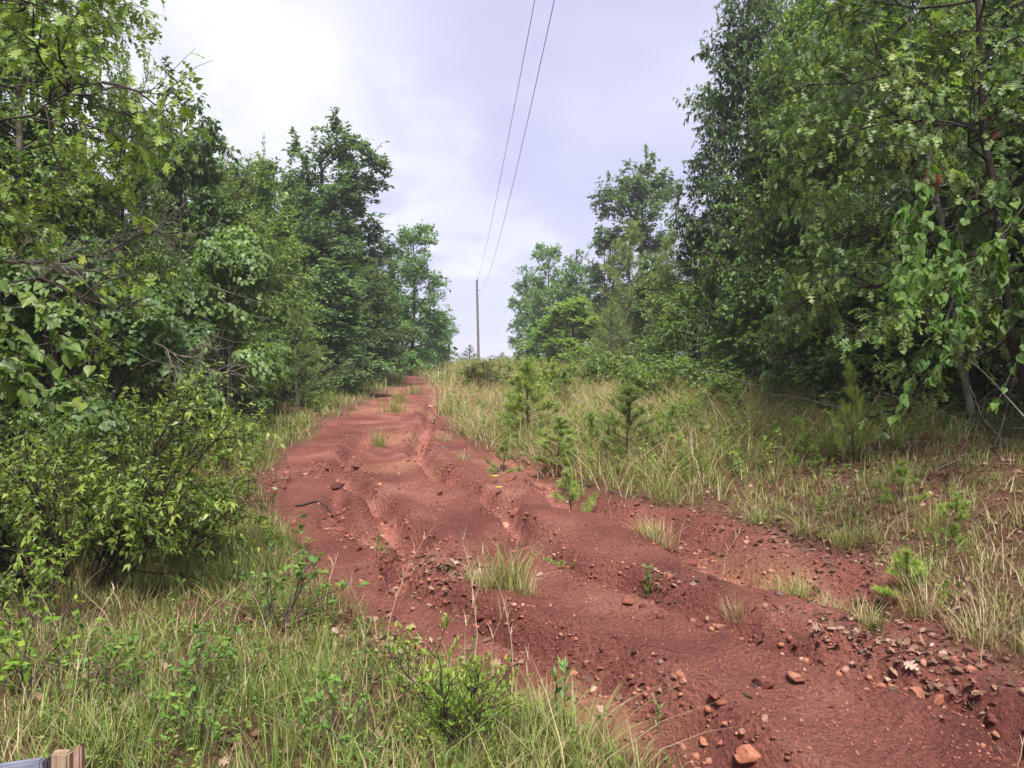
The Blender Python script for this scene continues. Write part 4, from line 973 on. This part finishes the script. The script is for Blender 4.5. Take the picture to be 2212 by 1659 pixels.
# dry straw clump and stalks
r = np.random.default_rng(77); ac = Acc()
o = r.normal(size=(420, 2)) * np.array([.45, .3])
blades(ac, r, np.concatenate([o, np.zeros((420, 1))], 1), r.uniform(.4, .9, 420), np.full(420, .006), np.abs(r.normal(size=420)) * .4 + .1, r.uniform(.5, 1, 420), 2)
x, y = at2(1005, 880)
tag(link('broomsedge_clump', ac.mesh('broomsedge', M['straw']), None, (x, y, ground1(x, y)), (0, 0, 0), (1.0, 1.2, 1.1)), 'pinkish tan clump of dry broomsedge right of the upper track', 'dry grass').color = (1, .86, .82, 1)
def stalk(seed, H, n):
    r = np.random.default_rng(seed); u = np.linspace(0, 1, 9)
    ac = Acc()
    bend = r.uniform(-.25, .25, 2)
    P = np.stack([bend[0] * u ** 2 * H, bend[1] * u ** 2 * H, u * H * (1 - .1 * u)], 1) + np.cumsum(r.normal(size=(9, 3)) * .004, 0)
    P[0, 2] = -.03
    tube_acc(ac, P[None], np.full((1, 9), .0032) * (1 - .6 * u)[None], 4, rnd=.55)
    i = r.integers(3, 9, n); pos = P[i]
    blades(ac, r, pos, r.uniform(.05, .14, n), np.full(n, .005), r.uniform(.1, .6, n), r.uniform(.3, 1, n), 1)
    return ac.mesh('stalk_mesh', M['straw'])
stk = [stalk(601, .8, 16), stalk(602, .62, 8), stalk(603, .95, 12), stalk(604, .7, 26)]
for (a, b, v, top, lb) in (
        (1105, 1500, 0, 1200, 'tallest pale straw stalk standing before the mid-track tuft'), (1020, 1430, 3, 1180, 'thick pale straw stalk left of the tallest stalk'),
        (1000, 1440, 1, 1260, 'thin straw stalk leaning beside the thick pale stalk'), (835, 1420, 0, 1130, 'lone straw stalk rising from the left verge grass'),
        (790, 1400, 1, 1230, 'thin arched straw at the verge left of the lone stalk'), (1060, 1470, 1, 1290, 'short straw stalk between the two tall pale stalks'),
        (1150, 1540, 1, 1380, 'thin reddish seed stalk right of the lime shrub'), (290, 1270, 2, 1000, 'tall dry stalk before the large arching shrub'),
        (150, 1580, 2, 1300, 'long leaning dry stalk in the lower left corner'), (60, 1280, 3, 1110, 'brown dead stem at left under the shrub'),
        (110, 1290, 3, 1120, 'second brown dead stem under the shrub left of the tall dry stalk'), (175, 1270, 1, 1130, 'dark dry stem below the shrub centre'),
        (360, 1290, 1, 1160, 'thin dry stem right of the tall dry stalk'), (440, 1500, 0, 1330, 'dry stalk leaning over the lower left grass'),
        (700, 1340, 1, 1215, 'short straw at the track edge left of the lone stalk'), (2120, 1450, 2, 1230, 'long bent straw at the right frame edge'),
        (2050, 1380, 0, 1190, 'straw stalk on the right bank below the pine seedlings'), (1960, 1150, 2, 1000, 'long arched straw before the spindly pine sapling'),
        (1900, 1120, 0, 960, 'dry stem beside the spindly pine sapling'), (2195, 1580, 2, 1400, 'straw stalk crossing the lower right corner'),
        (1320, 1120, 1, 1030, 'thin straw on the red bank near the pale pine seedling'), (1560, 1200, 1, 1090, 'straw stalk rooted at the red bank top')):
    x, y = at2(a, b); H0 = (.8, .62, .95, .7)[v]; s = (b - top) / 2.16 / F * y / H0 * 1.1
    tag(link('dry_stalk', stk[v], None, (x, y, ground1(x, y) - .01), (random.uniform(-.12, .12), random.uniform(-.15, .15), random.uniform(0, 6)), (1, 1, max(.4, s))), lb, 'dry stalk', 'dry straw stalks')

# ------------------------------------------------------------------ stones
def ico():
    p = (1 + 5 ** .5) / 2
    V = np.array([[-1, p, 0], [1, p, 0], [-1, -p, 0], [1, -p, 0], [0, -1, p], [0, 1, p], [0, -1, -p], [0, 1, -p], [p, 0, -1], [p, 0, 1], [-p, 0, -1], [-p, 0, 1]], float)
    Fc = np.array([[0, 11, 5], [0, 5, 1], [0, 1, 7], [0, 7, 10], [0, 10, 11], [1, 5, 9], [5, 11, 4], [11, 10, 2], [10, 7, 6], [7, 1, 8], [3, 9, 4], [3, 4, 2], [3, 2, 6], [3, 6, 8], [3, 8, 9], [4, 9, 5], [2, 4, 11], [6, 2, 10], [8, 6, 7], [9, 8, 1]])
    return nz(V), Fc
IV, IF = ico()
def sub(V, Fc):
    V = list(map(tuple, V)); cache = {}; out = []
    def mid(a, b):
        k = (min(a, b), max(a, b))
        if k not in cache:
            v = (np.array(V[a]) + np.array(V[b])) / 2; v /= np.linalg.norm(v); cache[k] = len(V); V.append(tuple(v))
        return cache[k]
    for a, b, c in Fc:
        ab, bc, ca = mid(a, b), mid(b, c), mid(c, a); out += [[a, ab, ca], [b, bc, ab], [c, ca, bc], [ab, bc, ca]]
    return np.array(V), np.array(out)
SV, SF = sub(IV, IF); SV2, SF2 = sub(SV, SF)
def rock(seed):
    r = np.random.default_rng(seed); V = SV2.copy()
    for i in range(13):                                   # chip flat faces
        n = nz(r.normal(size=3)); d = r.uniform(.34, .66); k = V @ n; V = V - np.outer(np.clip(k - d, 0, None), n)
    V *= np.array([1, r.uniform(.6, .95), r.uniform(.4, .7)])
    V += r.normal(size=V.shape) * .012
    V[:, 2] -= V[:, 2].min() * .55
    return make_mesh('stone_mesh', V / np.abs(V[:, :2]).max() * .5, [SF2], M['stone'], {'rnd': np.full(len(V), r.uniform(0, .1))}, False)
rocks = [rock(700 + i) for i in range(9)]
def put_stone(x, y, size, label, group, col=(1, 1, 1), sink=0):
    v = random.randrange(len(rocks))
    o = link('stone', rocks[v], None, (x, y, ground1(x, y) - sink - size * .06), (random.uniform(-.25, .25), random.uniform(-.25, .25), random.uniform(0, 6.28)), (size, size, size * random.uniform(.75, 1.1)))
    o.color = (*col, 1); tag(o, label, 'stone', group); return o
for (a, b, w, col, lb) in (
        (728, 1060, 26, (.8, .75, .75), 'squarish dark red stone alone on the upper left of the track'), (950, 1070, 22, (1.3, 1.25, 1.2), 'flat pale red stone in the middle of the upper track'),
        (1166, 1056, 22, (1.2, 1.1, 1), 'rounded red stone on the slope under the pale pine seedling'), (1106, 1047, 32, (1.3, 1.2, 1), 'broad orange stone under the small pine seedling'),
        (1111, 1092, 34, (1.5, 1.5, 1.4), 'large pinkish stone in the gully below the spur'), (1395, 1279, 50, (1, .95, .9), 'large wedge-shaped red stone at the lip of the right gully'),
        (1540, 1266, 28, (.75, .6, .5), 'brown block standing on the spur right of the gully'), (1487, 1178, 36, (1.35, 1.25, 1.1), 'flat pinkish stone at the top of the right wash'),
        (1650, 1481, 42, (.9, .85, .85), 'big angular stone alone on the lower track'), (1725, 1478, 46, (1.25, 1.0, .8), 'long orange stone right of the big angular stone'),
        (1544, 1511, 46, (1, .9, .9), 'long red stone left of the black stones on the lower track'), (1612, 1515, 22, (.26, .5, .6), 'small black stone on the lower track'),
        (1627, 1489, 20, (.3, .55, .65), 'black pebble beside the big angular stone'), (1356, 1484, 56, (1.25, 1.1, 1.1), 'biggest red rock in the lower left gully'),
        (1412, 1496, 62, (1.3, 1.2, 1.2), 'flat slab rock right of the biggest gully rock'), (1530, 1580, 50, (1.3, 1.25, 1.25), 'pinkish slab at the bottom of the gully'),
        (1976, 1517, 44, (1.1, .95, .85), 'elongated red stone in the lower right'), (2191, 1594, 60, (1, .8, .8), 'large stone cut by the lower right frame edge'),
        (1355, 1310, 30, (1, .95, .9), 'stone on the ridge left of the wedge-shaped stone'), (1500, 1330, 40, (1.15, 1, .95), 'red stone in the right gully below the wedge-shaped stone'),
        (1525, 1345, 34, (1.2, 1.1, 1), 'tan red stone touching its neighbour in the right gully'), (1700, 1385, 44, (1.15, 1.1, 1.1), 'pinkish block in the right gully near the stick'),
        (1125, 1400, 38, (1.1, 1.05, 1), 'stone at the head of the lower left gully'), (1165, 1390, 36, (1.2, 1.1, 1.0), 'paired stone right of the gully head stone'),
        (1050, 1225, 30, (1.1, 1, .9), 'stone on the near side of the mid-track grass island'), (1085, 1335, 40, (1.2, .9, .6), 'ochre stone under the mid-track tuft'),
        (1090, 1495, 40, (.5, .7, .8), 'dark flat stone behind the narrow-leaved weed'), (1930, 1470, 40, (1.3, 1.2, 1.0), 'orange stone on the litter line at right'),
        (1855, 1430, 42, (1.2, 1.1, 1), 'stone in the litter of the right gully'), (770, 1015, 24, (1.1, 1, .9), 'stone in the upper left wash')):
    x, y = at2(a, b); put_stone(x, y, w / 2.16 / F * math.hypot(y, EYE) * 1.15, lb, None, tuple(c * k_ for c, k_ in zip(col, (.82, .84, .9))))
r = np.random.default_rng(808); cnt = 0
zone_lab = [('red stone lying in the long right gully of the track', 'stones in the right gully', .13, 90), ('red stone lying in the left gully of the track', 'stones in the left gully', .12, 90),
            ('stone lying in the small upper left wash', 'stones in the upper left wash', .12, 16), ('orange stone lying in the wash along the right bank', 'stones in the bank wash', .2, 40)]
for (line, w_, dep), (lb, grp, sprd, num) in zip(gullies, zone_lab):
    seg = np.hypot(*np.diff(line, axis=0).T); wgt = seg / np.maximum(line[:-1, 1], 3) ** 1.2; wgt[:1] *= .3
    for j in range(num):
        i = r.choice(len(seg), p=wgt / wgt.sum()); t = r.uniform()
        p = line[i] * (1 - t) + line[i + 1] * t + r.normal(size=2) * sprd
        if p[1] < 2.4 or p[1] > 24: continue
        put_stone(p[0], p[1], float(np.clip(r.lognormal(-2.95, .45), .03, .17)) * (1 + .03 * p[1]), lb, grp, tuple(np.array([1.12, 1.12, 1.12]) * r.uniform(.75, 1.25)))
# grit and pebbles past counting
OV = np.array([[1, 0, 0], [-1, 0, 0], [0, 1, 0], [0, -1, 0], [0, 0, 1], [0, 0, -1]], float); OF = np.array([[0, 2, 4], [2, 1, 4], [1, 3, 4], [3, 0, 4], [2, 0, 5], [1, 2, 5], [3, 1, 5], [0, 3, 5]])
def pebbles(seed, n, y0, y1, smin, smax, dens, B=IV):
    r = np.random.default_rng(seed)
    x, y = scatter(r, n, y0, y1, xlim=(-6, 5.5)); b = bare_sd(x, y); k = (b > -.35) & (r.uniform(0, 1, len(x)) < dens(x, y)); x, y = x[k], y[k]
    n = len(x); s = smin * (smax / smin) ** (r.uniform(0, 1, n) ** 2.6)
    z = gz(x, y); sc = r.uniform(.55, 1.1, (n, 1, 3)) * np.array([1, 1, .75]); a = r.uniform(0, 6.28, n); c_, s_ = np.cos(a)[:, None], np.sin(a)[:, None]
    V = B[None] * sc * (1 + r.normal(size=(n, len(B), 1)) * .16) * s[:, None, None] * .5
    V = np.stack([V[..., 0] * c_ - V[..., 1] * s_, V[..., 0] * s_ + V[..., 1] * c_, V[..., 2]], -1) + np.stack([x, y, z + s * .02], 1)[:, None]
    return V, r.uniform(.45 if B is IV else .1, .965, n)
gdens = lambda x, y: .25 + .75 * sstep((fbm(x * 1.7, y * 1.7, 4, 261) - .42) * 6)
def near_gully(x, y):
    P = np.stack([x, y], 1); d = np.min([seg_dist(P, g[0])[0] for g in gullies], 0); return np.clip(np.exp(-(d / .20) ** 2), .025, 1)
def near_gravel(x, y):
    d = np.min([np.hypot(x - c[0], y - c[1]) / (rr * .9) for c, rr in zip(gp, grad_)], 0); return np.exp(-d ** 2)
ac = Acc()
for V, rd in (pebbles(811, 60000, 2.2, 6, .006, .034, gdens, OV), pebbles(812, 30000, 5, 12, .012, .048, gdens, OV), pebbles(813, 16000, 10, 26, .025, .09, gdens, OV),
              pebbles(814, 44000, 2.4, 7, .014, .07, near_gully), pebbles(815, 26000, 6, 16, .022, .09, near_gully), pebbles(816, 18000, 3, 14, .012, .05, near_gravel), pebbles(817, 6000, 14, 30, .03, .1, near_gravel)):
    n, m_ = V.shape[:2]; ac.add(V.reshape(-1, 3), [((IF if m_ == 12 else OF)[None] + (np.arange(n) * m_)[:, None, None]).reshape(-1, 3)], np.repeat(rd, m_))
tag(link('gravel', ac.mesh('gravel_mesh', M['stone'])), 'red and orange gravel strewn over the bare clay', 'gravel', kind='stuff')

# ------------------------------------------------------------------ dead leaves and sticks
r = np.random.default_rng(901); X, Y = [], []
for pts, n, sd_ in (([(1750, 1365), (1850, 1385), (1950, 1440), (2050, 1490), (2150, 1530)], 380, .16), ([(1800, 1290), (1900, 1330), (2000, 1360), (2100, 1400), (2200, 1440)], 380, .3),
                    ([(1600, 1130), (1700, 1160), (1800, 1180), (1900, 1210)], 300, .2), ([(800, 1160), (950, 1230), (1020, 1260), (900, 1260)], 420, .22), ([(1420, 1255), (1480, 1280)], 70, .14),
                    ([(560, 1060), (640, 1010)], 150, .25), ([(700, 1330), (800, 1400), (950, 1480), (1100, 1560)], 420, .22), ([(1260, 1430), (1330, 1460), (1390, 1480)], 160, .12),
                    ([(1900, 1050), (2050, 1080), (2200, 1130)], 500, .7), ([(1190, 1000), (1230, 1060)], 120, .2), ([(200, 1500), (500, 1550), (800, 1600)], 500, .5)):
    ln = G2(pts); i = r.integers(0, len(ln) - 1, n); t = r.uniform(size=n)[:, None]; p = ln[i] * (1 - t) + ln[i + 1] * t + r.normal(size=(n, 2)) * sd_
    X.append(p[:, 0]); Y.append(p[:, 1])
# forest floor on both sides
n = 1500; y_ = r.uniform(2.6, 8.5, n); X.append(xr_of(y_) + r.uniform(-.2, 3, n)); Y.append(y_)
n = 1300; y_ = r.uniform(5, 24, n); X.append(xt_of(y_) + r.uniform(-.9, 4, n)); Y.append(y_)
n = 1200; y_ = r.uniform(5, 20, n); X.append(xl_of(y_) - r.uniform(1.5, 4, n)); Y.append(y_)
X, Y = np.concatenate(X), np.concatenate(Y); n = len(X)
dr = np.concatenate([r.normal(size=(n, 2)), r.normal(size=(n, 1)) * .25], 1); ac = Acc(); sz = r.uniform(.022, .065, n); rd = .9 * r.uniform(0, 1, n) ** 1.2; pos = np.stack([X, Y, gz(X, Y) + .012], 1); up = np.array([0, 0, 1.]) + r.normal(size=(n, 3)) * .75
k = r.uniform(size=n) < .16
put_leaves(ac, T_oak(5), pos[k], dr[k], up[k], sz[k] * 1.25, rd[k]); put_leaves(ac, T_curl(.36, 3), pos[~k], dr[~k], up[~k], sz[~k], rd[~k])
tag(link('leaf_litter', ac.mesh('leaf_litter_mesh', M['litter'])), 'brown and grey dead leaves caught in the gullies and along the bank', 'dead leaves', kind='stuff')
def one_leaf(a, b, size, lb, mat='litter', rdv=.9):
    x, y = at2(a, b); ac = Acc(); put_leaves(ac, T_oak(9), np.zeros((1, 3)), np.array([[.6, .8, .15]]), np.array([[.1, -.5, 1.]]), np.array([size]), np.array([rdv]))
    tag(link('dead_leaf', ac.mesh('dead_leaf_mesh', M[mat]), None, (x, y, ground1(x, y) + .035), (0, .2, random.uniform(0, 6))), lb, 'dead leaf')
one_leaf(1375, 1455, .11, 'large curled pale dead leaf lying in the left gully'); one_leaf(2080, 1525, .13, 'pale torn dead leaf in the lower right corner'); one_leaf(1415, 1535, .09, 'buff dead leaf below the slab rock')
one_leaf(1950, 1445, .1, 'pale dead oak leaf on the litter line at right'); one_leaf(1600, 1325, .07, 'pale dead leaf in the right gully beside the stick')
def stick(a, b, L, ang, lb, rr=.007, mat='bark_grey', lift=.02):
    x, y = at2(a, b); rs = np.random.default_rng(int(a)); u = np.linspace(-.5, .5, 7)
    P = np.stack([u * L * math.cos(ang), u * L * math.sin(ang), np.full(7, rr * .6)], 1) + np.cumsum(rs.normal(size=(7, 3)) * L * .012, 0)
    z0 = gz(x + P[:, 0], y + P[:, 1]); P[:, 2] += z0 + .005 - ground1(x, y)
    ac = Acc(); tube_acc(ac, P[None], (rr * (1.1 - .5 * np.linspace(0, 1, 7)))[None], 6)
    tag(link('stick', ac.mesh('stick_mesh', M[mat], True), None, (x, y, ground1(x, y))), lb, 'stick')
stick(1573, 1340, .22, -.5, 'short pale stick in the right gully', .009); stick(690, 1095, .5, .1, 'dark stick lying on the upper left track', .012, 'bark_dark'); stick(985, 925, .9, .9, 'grey stick at the rim of the upper gully', .011)
stick(960, 965, .6, -.9, 'pale crooked stick right of the lone upper tuft', .01); stick(975, 1250, .3, -.6, 'brown stick in the wash left of the mid-track tufts', .008, 'bark')
stick(1650, 905, 1.6, .3, 'fallen grey branch at the foot of the right woods', .02); stick(2120, 985, 1.3, .3, 'grey fallen limb near the right frame edge', .014, 'bark'); stick(1800, 960, 1.4, -.3, 'fallen pole of dead wood behind the spindly sapling', .02)
# brush and slash at the foot of the woods: past counting
r = np.random.default_rng(905); n = 380
y_ = r.uniform(6.5, 20, n); x_ = xt_of(y_) + r.uniform(-.4, 1.8, n); z_ = gz(x_, y_)
L = r.uniform(.4, 1.6, n); az = r.uniform(0, 6.28, n); el = np.abs(r.normal(size=n)) * .35
D = np.stack([np.cos(az) * np.cos(el), np.sin(az) * np.cos(el), np.sin(el)], 1); u = np.linspace(0, 1, 5)[None, :, None]
P = np.stack([x_, y_, z_ + r.uniform(0, .15, n)], 1)[:, None] + D[:, None] * L[:, None, None] * u + np.cumsum(r.normal(size=(n, 5, 3)) * .03, 1)
ac = Acc(); tube_acc(ac, P, r.uniform(.003, .012, n)[:, None] * (1 - .6 * u[0, :, 0])[None], 4)
tag(link('brush', ac.mesh('brush_mesh', M['bark_grey'], True)), 'tangle of dead brush along the foot of the right woods', 'brush', kind='stuff')

# ------------------------------------------------------------------ dead limbs, vines, brown leaves
def dead_limb(seed, p0, p1, lb, n2=24, n3=70, rr=.020):
    r = np.random.default_rng(seed); u = np.linspace(0, 1, 9)[:, None]
    p0, p1 = np.array(p0, float), np.array(p1, float)
    A = (p1 - p0) * u + np.cumsum(r.normal(size=(9, 3)) * .03, 0); A -= A[0]
    P1 = A[None]; ac = Acc(); tube_acc(ac, P1, (rr * (1 - .75 * u[:, 0]))[None], 6)
    L1 = np.array([np.linalg.norm(p1 - p0)])
    P2, L2, _, _ = spawn(P1, L1, n2, .1, 1, lambda L, s: L * .45 * (1.2 - .7 * s), .8, .05, 6, .05, r, -.1); tw = Acc()
    tube_acc(tw, P2, np.full((n2, 1), rr * .35) * (1 - .7 * np.linspace(0, 1, 6))[None], 4)
    P3, L3, _, _ = spawn(P2, L2, n3, .2, 1, lambda L, s: L * .5, .8, .0, 5, .06, r, -.15)
    tube_acc(tw, P3, np.full((n3, 1), rr * .16) * (1 - .6 * np.linspace(0, 1, 5))[None], 3)
    o = tag(link('dead_limb', ac.mesh('dead_limb_mesh', M['bark'], True), None, tuple(p0)), lb, 'dead branch'); link('twigs', tw.mesh('twigs_mesh', M['bark_grey'], True), o)
def pt(px2, py2, d): return ((px2 / 2.16 - CX) / F * d, d, EYE + (CY - py2 / 2.16) / F * d)
dead_limb(911, pt(90, 600, 6.4), pt(360, 455, 6.8), 'bare grey dead limb with fine twigs crossing the left trees')
dead_limb(912, pt(-20, 560, 6.2), pt(250, 560, 6.5), 'second bare limb below the grey one at left', 26, 110, .016)
dead_limb(913, pt(330, 740, 8.2), pt(520, 800, 8.4), 'grey dead twigs hanging from the vine mound at mid left', 22, 90, .014)
def vine_strands(name, seed, strands, lsize, nper, lb, mat, tint):
    r = np.random.default_rng(seed); st = Acc(); lv = Acc(); org = np.array(strands[0][0])
    for a, b in strands:
        a, b = np.array(a), np.array(b); u = np.linspace(0, 1, 8)[:, None]
        P = a * (1 - u) + b * u + np.cumsum(r.normal(size=(8, 3)) * .03, 0) - org
        tube_acc(st, P[None], np.full((1, 8), .003), 4)
        L = np.linalg.norm(b - a); n = int(nper * L) + 3
        leaf_on(lv, r, P[None], np.array([L]), n, T_heart(), lsize, .55, .8, np.array([r.uniform()]), .5)
    o = bpy.data.objects.new(name, None); COL.objects.link(o); o.location = tuple(org); tag(o, lb, 'vine')
    link('stems', st.mesh(name + '_stems', M['bark'], True), o); c = link('leaves', lv.mesh(name + '_leaves', M[mat]), o); c.color = (*tint, 1)
S = []
rs = np.random.default_rng(921)
for i in range(30):
    a = rs.uniform(1940, 2300); b = rs.uniform(340, 680); d = rs.uniform(5.0, 6.3)
    S.append((pt(a, b, d), pt(a - rs.uniform(-40, 120), b + rs.uniform(60, 260), d + rs.uniform(-.5, .3))))
vine_strands('climbing_vine', 922, S, .074, 30, 'climbing vine with large pale heart-shaped leaves over the near right oak', 'leaf_lime', (.44, .56, .62))
S = []
for i in range(16):
    a = rs.uniform(-40, 160); b = rs.uniform(520, 860); d = rs.uniform(4.4, 5.4)
    S.append((pt(a - 60, b, d), pt(a + rs.uniform(10, 100), b + rs.uniform(20, 160), d + rs.uniform(-.3, .3))))
vine_strands('greenbrier', 923, S, .085, 15, 'glossy heart-leaved greenbrier climbing at the left frame edge', 'leaf_shrub', (.9, 1, .9))
# withered oak leaves on the right
for (a, b, d, n, lb) in ((2005, 395, 7, 24, 'hanging cluster of withered orange brown oak leaves in the right oak'), (2150, 225, 8, 12, 'small withered brown leaf cluster high in the right oak')):
    r = np.random.default_rng(int(a)); ac = Acc(); p = r.normal(size=(n, 3)) * np.array([.06, .05, .13])
    put_leaves(ac, T_oak(4), p, np.array([0, 0, -1.]) + r.normal(size=(n, 3)) * .35, r.normal(size=(n, 3)), r.uniform(.09, .15, n), r.uniform(0, 1, n))
    tag(link('withered_leaves', ac.mesh('withered_mesh', M['brown_leaf']), None, pt(a, b, d)), lb, 'dead leaves')
# two fallen yellow leaves / blooms on the track
for (a, b, lb) in ((1070, 1050, 'upper of the two bright yellow blossoms on the red gully side'), (1078, 1070, 'lower of the two bright yellow blossoms on the red gully side')):
    x, y = at2(a, b); ac = Acc(); n = 6; q = np.arange(n) * 1.05
    put_leaves(ac, T_ovate(.3), np.zeros((n, 3)), np.stack([np.cos(q), np.sin(q), q * 0 + .3], 1), np.tile([0, 0, 1.], (n, 1)), np.full(n, .06), np.linspace(0, 1, n))
    e = bpy.data.objects.new('yellow_flower', None); COL.objects.link(e); e.location = (x, y, ground1(x, y)); tag(e, lb, 'flower')
    link('petals', ac.mesh('petals', M['yellow']), e, (0, 0, .09)); st = Acc(); tube_acc(st, np.array([[[0, 0, -.02], [.005, 0, .04], [0, 0, .09]]]), np.full((1, 3), .002), 4); link('stem', st.mesh('flower_stem', M['leaf_shrub']), e)

# ------------------------------------------------------------------ crest bushes, power line, post
for (a, d, top, wid, key, lb) in ((1015, 74, 745, 60, 'pine_b', 'small dark cedar left of the utility pole on the crest'), (1085, 70, 760, 40, 'pine_b', 'tiny cedar right of the utility pole at the crest'),
                                  (975, 60, 782, 30, 'far_a', 'low bush at the left end of the crest grass')):
    H0, R0, ms = TR[key]; x, y, sx, sz = by_pixel(a / 2.16, d, top / 2.16, wid / 2.16, H0, R0)
    put_plant('crest_bush', ms, lb, 'bush', x, y, sx, sz, random.uniform(0, 6), (.8, .9, 1), parts=PINE if key == 'pine_b' else ('trunk', 'branches', 'crown'))
bush = shrub('bank_bush', 79, 1.0, .8, 14, 110, 420, 3000, T_ovate(.28), .085, 'leaf_light', stem_r=.01)
for (a, b, sc, tn, lb) in ((1290, 850, 1.2, (1.2, 1.15, 1), 'bright bush at the foot of the layered beech'),
                           (1180, 860, 1.0, (1.5, 1.3, .8), 'yellowish weedy bush right of the broomsedge'), (1050, 850, 1.1, (.8, .55, .45), 'reddish brown bush behind the broomsedge'), (885, 800, 1.4, (1, 1.05, 1), 'green bush where the track meets the left tree line'),
                           (940, 790, .9, (1.2, 1.1, .9), 'light bush at the crest left of the pole'), (810, 815, 1.3, (1, 1, 1), 'green bush right of the small dark pine at left'),
                           (1420, 880, .9, (1.1, 1.1, 1), 'leafy bush under the right end of the beech'),):
    x, y = at2(a, b); put_plant('bank_bush', bush, lb, 'bush', x, y, sc, sc, random.uniform(0, 6), tn, parts=STEM)

PX, PY_ = -3.8, 80.0; ztop = 12.84; zb = ground1(PX, PY_)
pole = bpy.data.objects.new('utility_pole', None); COL.objects.link(pole); pole.location = (PX, PY_, zb); tag(pole, 'weathered wooden utility pole on the crest between the tree lines', 'utility pole')
u = np.linspace(0, 1, 8); ac = Acc(); tube_acc(ac, np.stack([.22 * (1 - u) + u * 0, u * 0, -.5 + u * (ztop - zb + .5)], 1)[None], (.150 - .035 * u)[None], 14)
link('shaft', ac.mesh('pole_shaft', M['pole'], True), pole)
ac = Acc(); tube_acc(ac, np.array([[[0, 0, 0], [0, 0, .05]]]) + np.array([0, 0, ztop - zb - .02]), np.array([[.115, .02]]), 14); link('cap', ac.mesh('pole_cap', M['pole']), pole)
pin = np.array([[.02, .05, .03, .07, .04, .06, .02]])
ac = Acc(); zz_ = np.linspace(0, .34, 7); tube_acc(ac, np.stack([zz_ * 0 + .08, zz_ * 0, ztop - zb + zz_ - .05], 1)[None], pin, 10); link('insulator', ac.mesh('top_insulator', M['insulator'], True), pole)
ac = Acc(); xx_ = np.linspace(.1, .42, 7); tube_acc(ac, np.stack([xx_, xx_ * 0, xx_ * 0 + 11.72 - zb], 1)[None], pin, 10); link('insulator', ac.mesh('side_insulator', M['insulator'], True), pole)
ac = Acc(); tube_acc(ac, np.array([[[-.4, 0, 11.72 - zb], [.2, 0, 11.72 - zb]]]), np.full((1, 2), .025), 6); link('bolt', ac.mesh('through_bolt', M['insulator'], True), pole)
def wire(f_x, f_z, y1, lb):
    yy = np.linspace(-30, y1, 90); P = np.stack([f_x(yy), yy, f_z(yy)], 1); ac = Acc(); tube_acc(ac, P[None], np.full((1, 90), .009), 6)
    tag(link('power_line', ac.mesh('wire_mesh', M['wire'], True)), lb, 'power line')
wire(lambda y: -3.72 + (80 - y) * .0692, lambda y: 11.0 + .00062 * (y - 25) ** 2, 80, 'upper power line running to the top of the pole')
wire(lambda y: -3.4 + (80 - y) * .0680, lambda y: 9.45 + .00128 * (y - 38) ** 2, 80, 'lower power line running to the side of the pole')

def box(name, cx, cy, cz, sx, sy, sz, mat, parent, rot=(0, 0, 0), bev=.004, top=None):
    import bmesh
    bm = bmesh.new(); bmesh.ops.create_cube(bm, size=1)
    for v in bm.verts: v.co = (v.co.x * sx, v.co.y * sy, v.co.z * sz)
    if top:
        for v in bm.verts:
            if v.co.z > 0: v.co.z += top * (v.co.x / sx)
    bmesh.ops.bevel(bm, geom=bm.edges[:], offset=bev, segments=2, affect='EDGES')
    me = bpy.data.meshes.new(name); bm.to_mesh(me); bm.free(); me.materials.append(mat)
    return link(name, me, parent, (cx, cy, cz), rot)
by = 1.62; bx = (62 - CX) / F * by
zg = ground1(bx, by); zt = EYE - (751 - CY) / F * by
rail = bpy.data.objects.new('barrier_rail', None); COL.objects.link(rail); rail.location = (bx, by, zg); tag(rail, 'grey blue rail end with wooden post and rusty board at lower left', 'barrier')
ht = zt - zg
box('post', 0, 0, ht / 2 - .1, .040, .022, ht + .2, M['wood'], rail)
box('board', .030, .012, ht / 2 - .093, .019, .02, ht + .20, M['rust'], rail, top=.014)
box('bracket', -.027, .0, ht - .055, .014, .030, .085, M['black'], rail)
box('rail_beam', -.50, .002, ht - .016 - .05 - .47 * .15, .94, .022, .10, M['rail'], rail, rot=(0, -.15, 0))
box('far_post', -.99, .03, (ht - .25) / 2 - .05, .05, .03, ht - .1, M['wood'], rail)
def haze_box():
    V = np.array([[x, y, z] for x in (-330, 330) for y in (-45, 520) for z in (-14, 30)], float)
    me = make_mesh('haze', V, [np.array([[0, 1, 3, 2], [4, 6, 7, 5], [0, 4, 5, 1], [2, 3, 7, 6], [0, 2, 6, 4], [1, 5, 7, 3]])])
    mt, N, L, out = new_mat('haze'); v = N.new('ShaderNodeVolumePrincipled'); v.inputs['Color'].default_value = (.9, .91, 1, 1); v.inputs['Density'].default_value = .0009; v.inputs['Anisotropy'].default_value = 0.0
    L.new(v.outputs[0], out.inputs['Volume']); me.materials.append(mt)
    tag(link('haze', me), 'thin pale haze over the whole clearing', 'haze', kind='stuff')
haze_box()
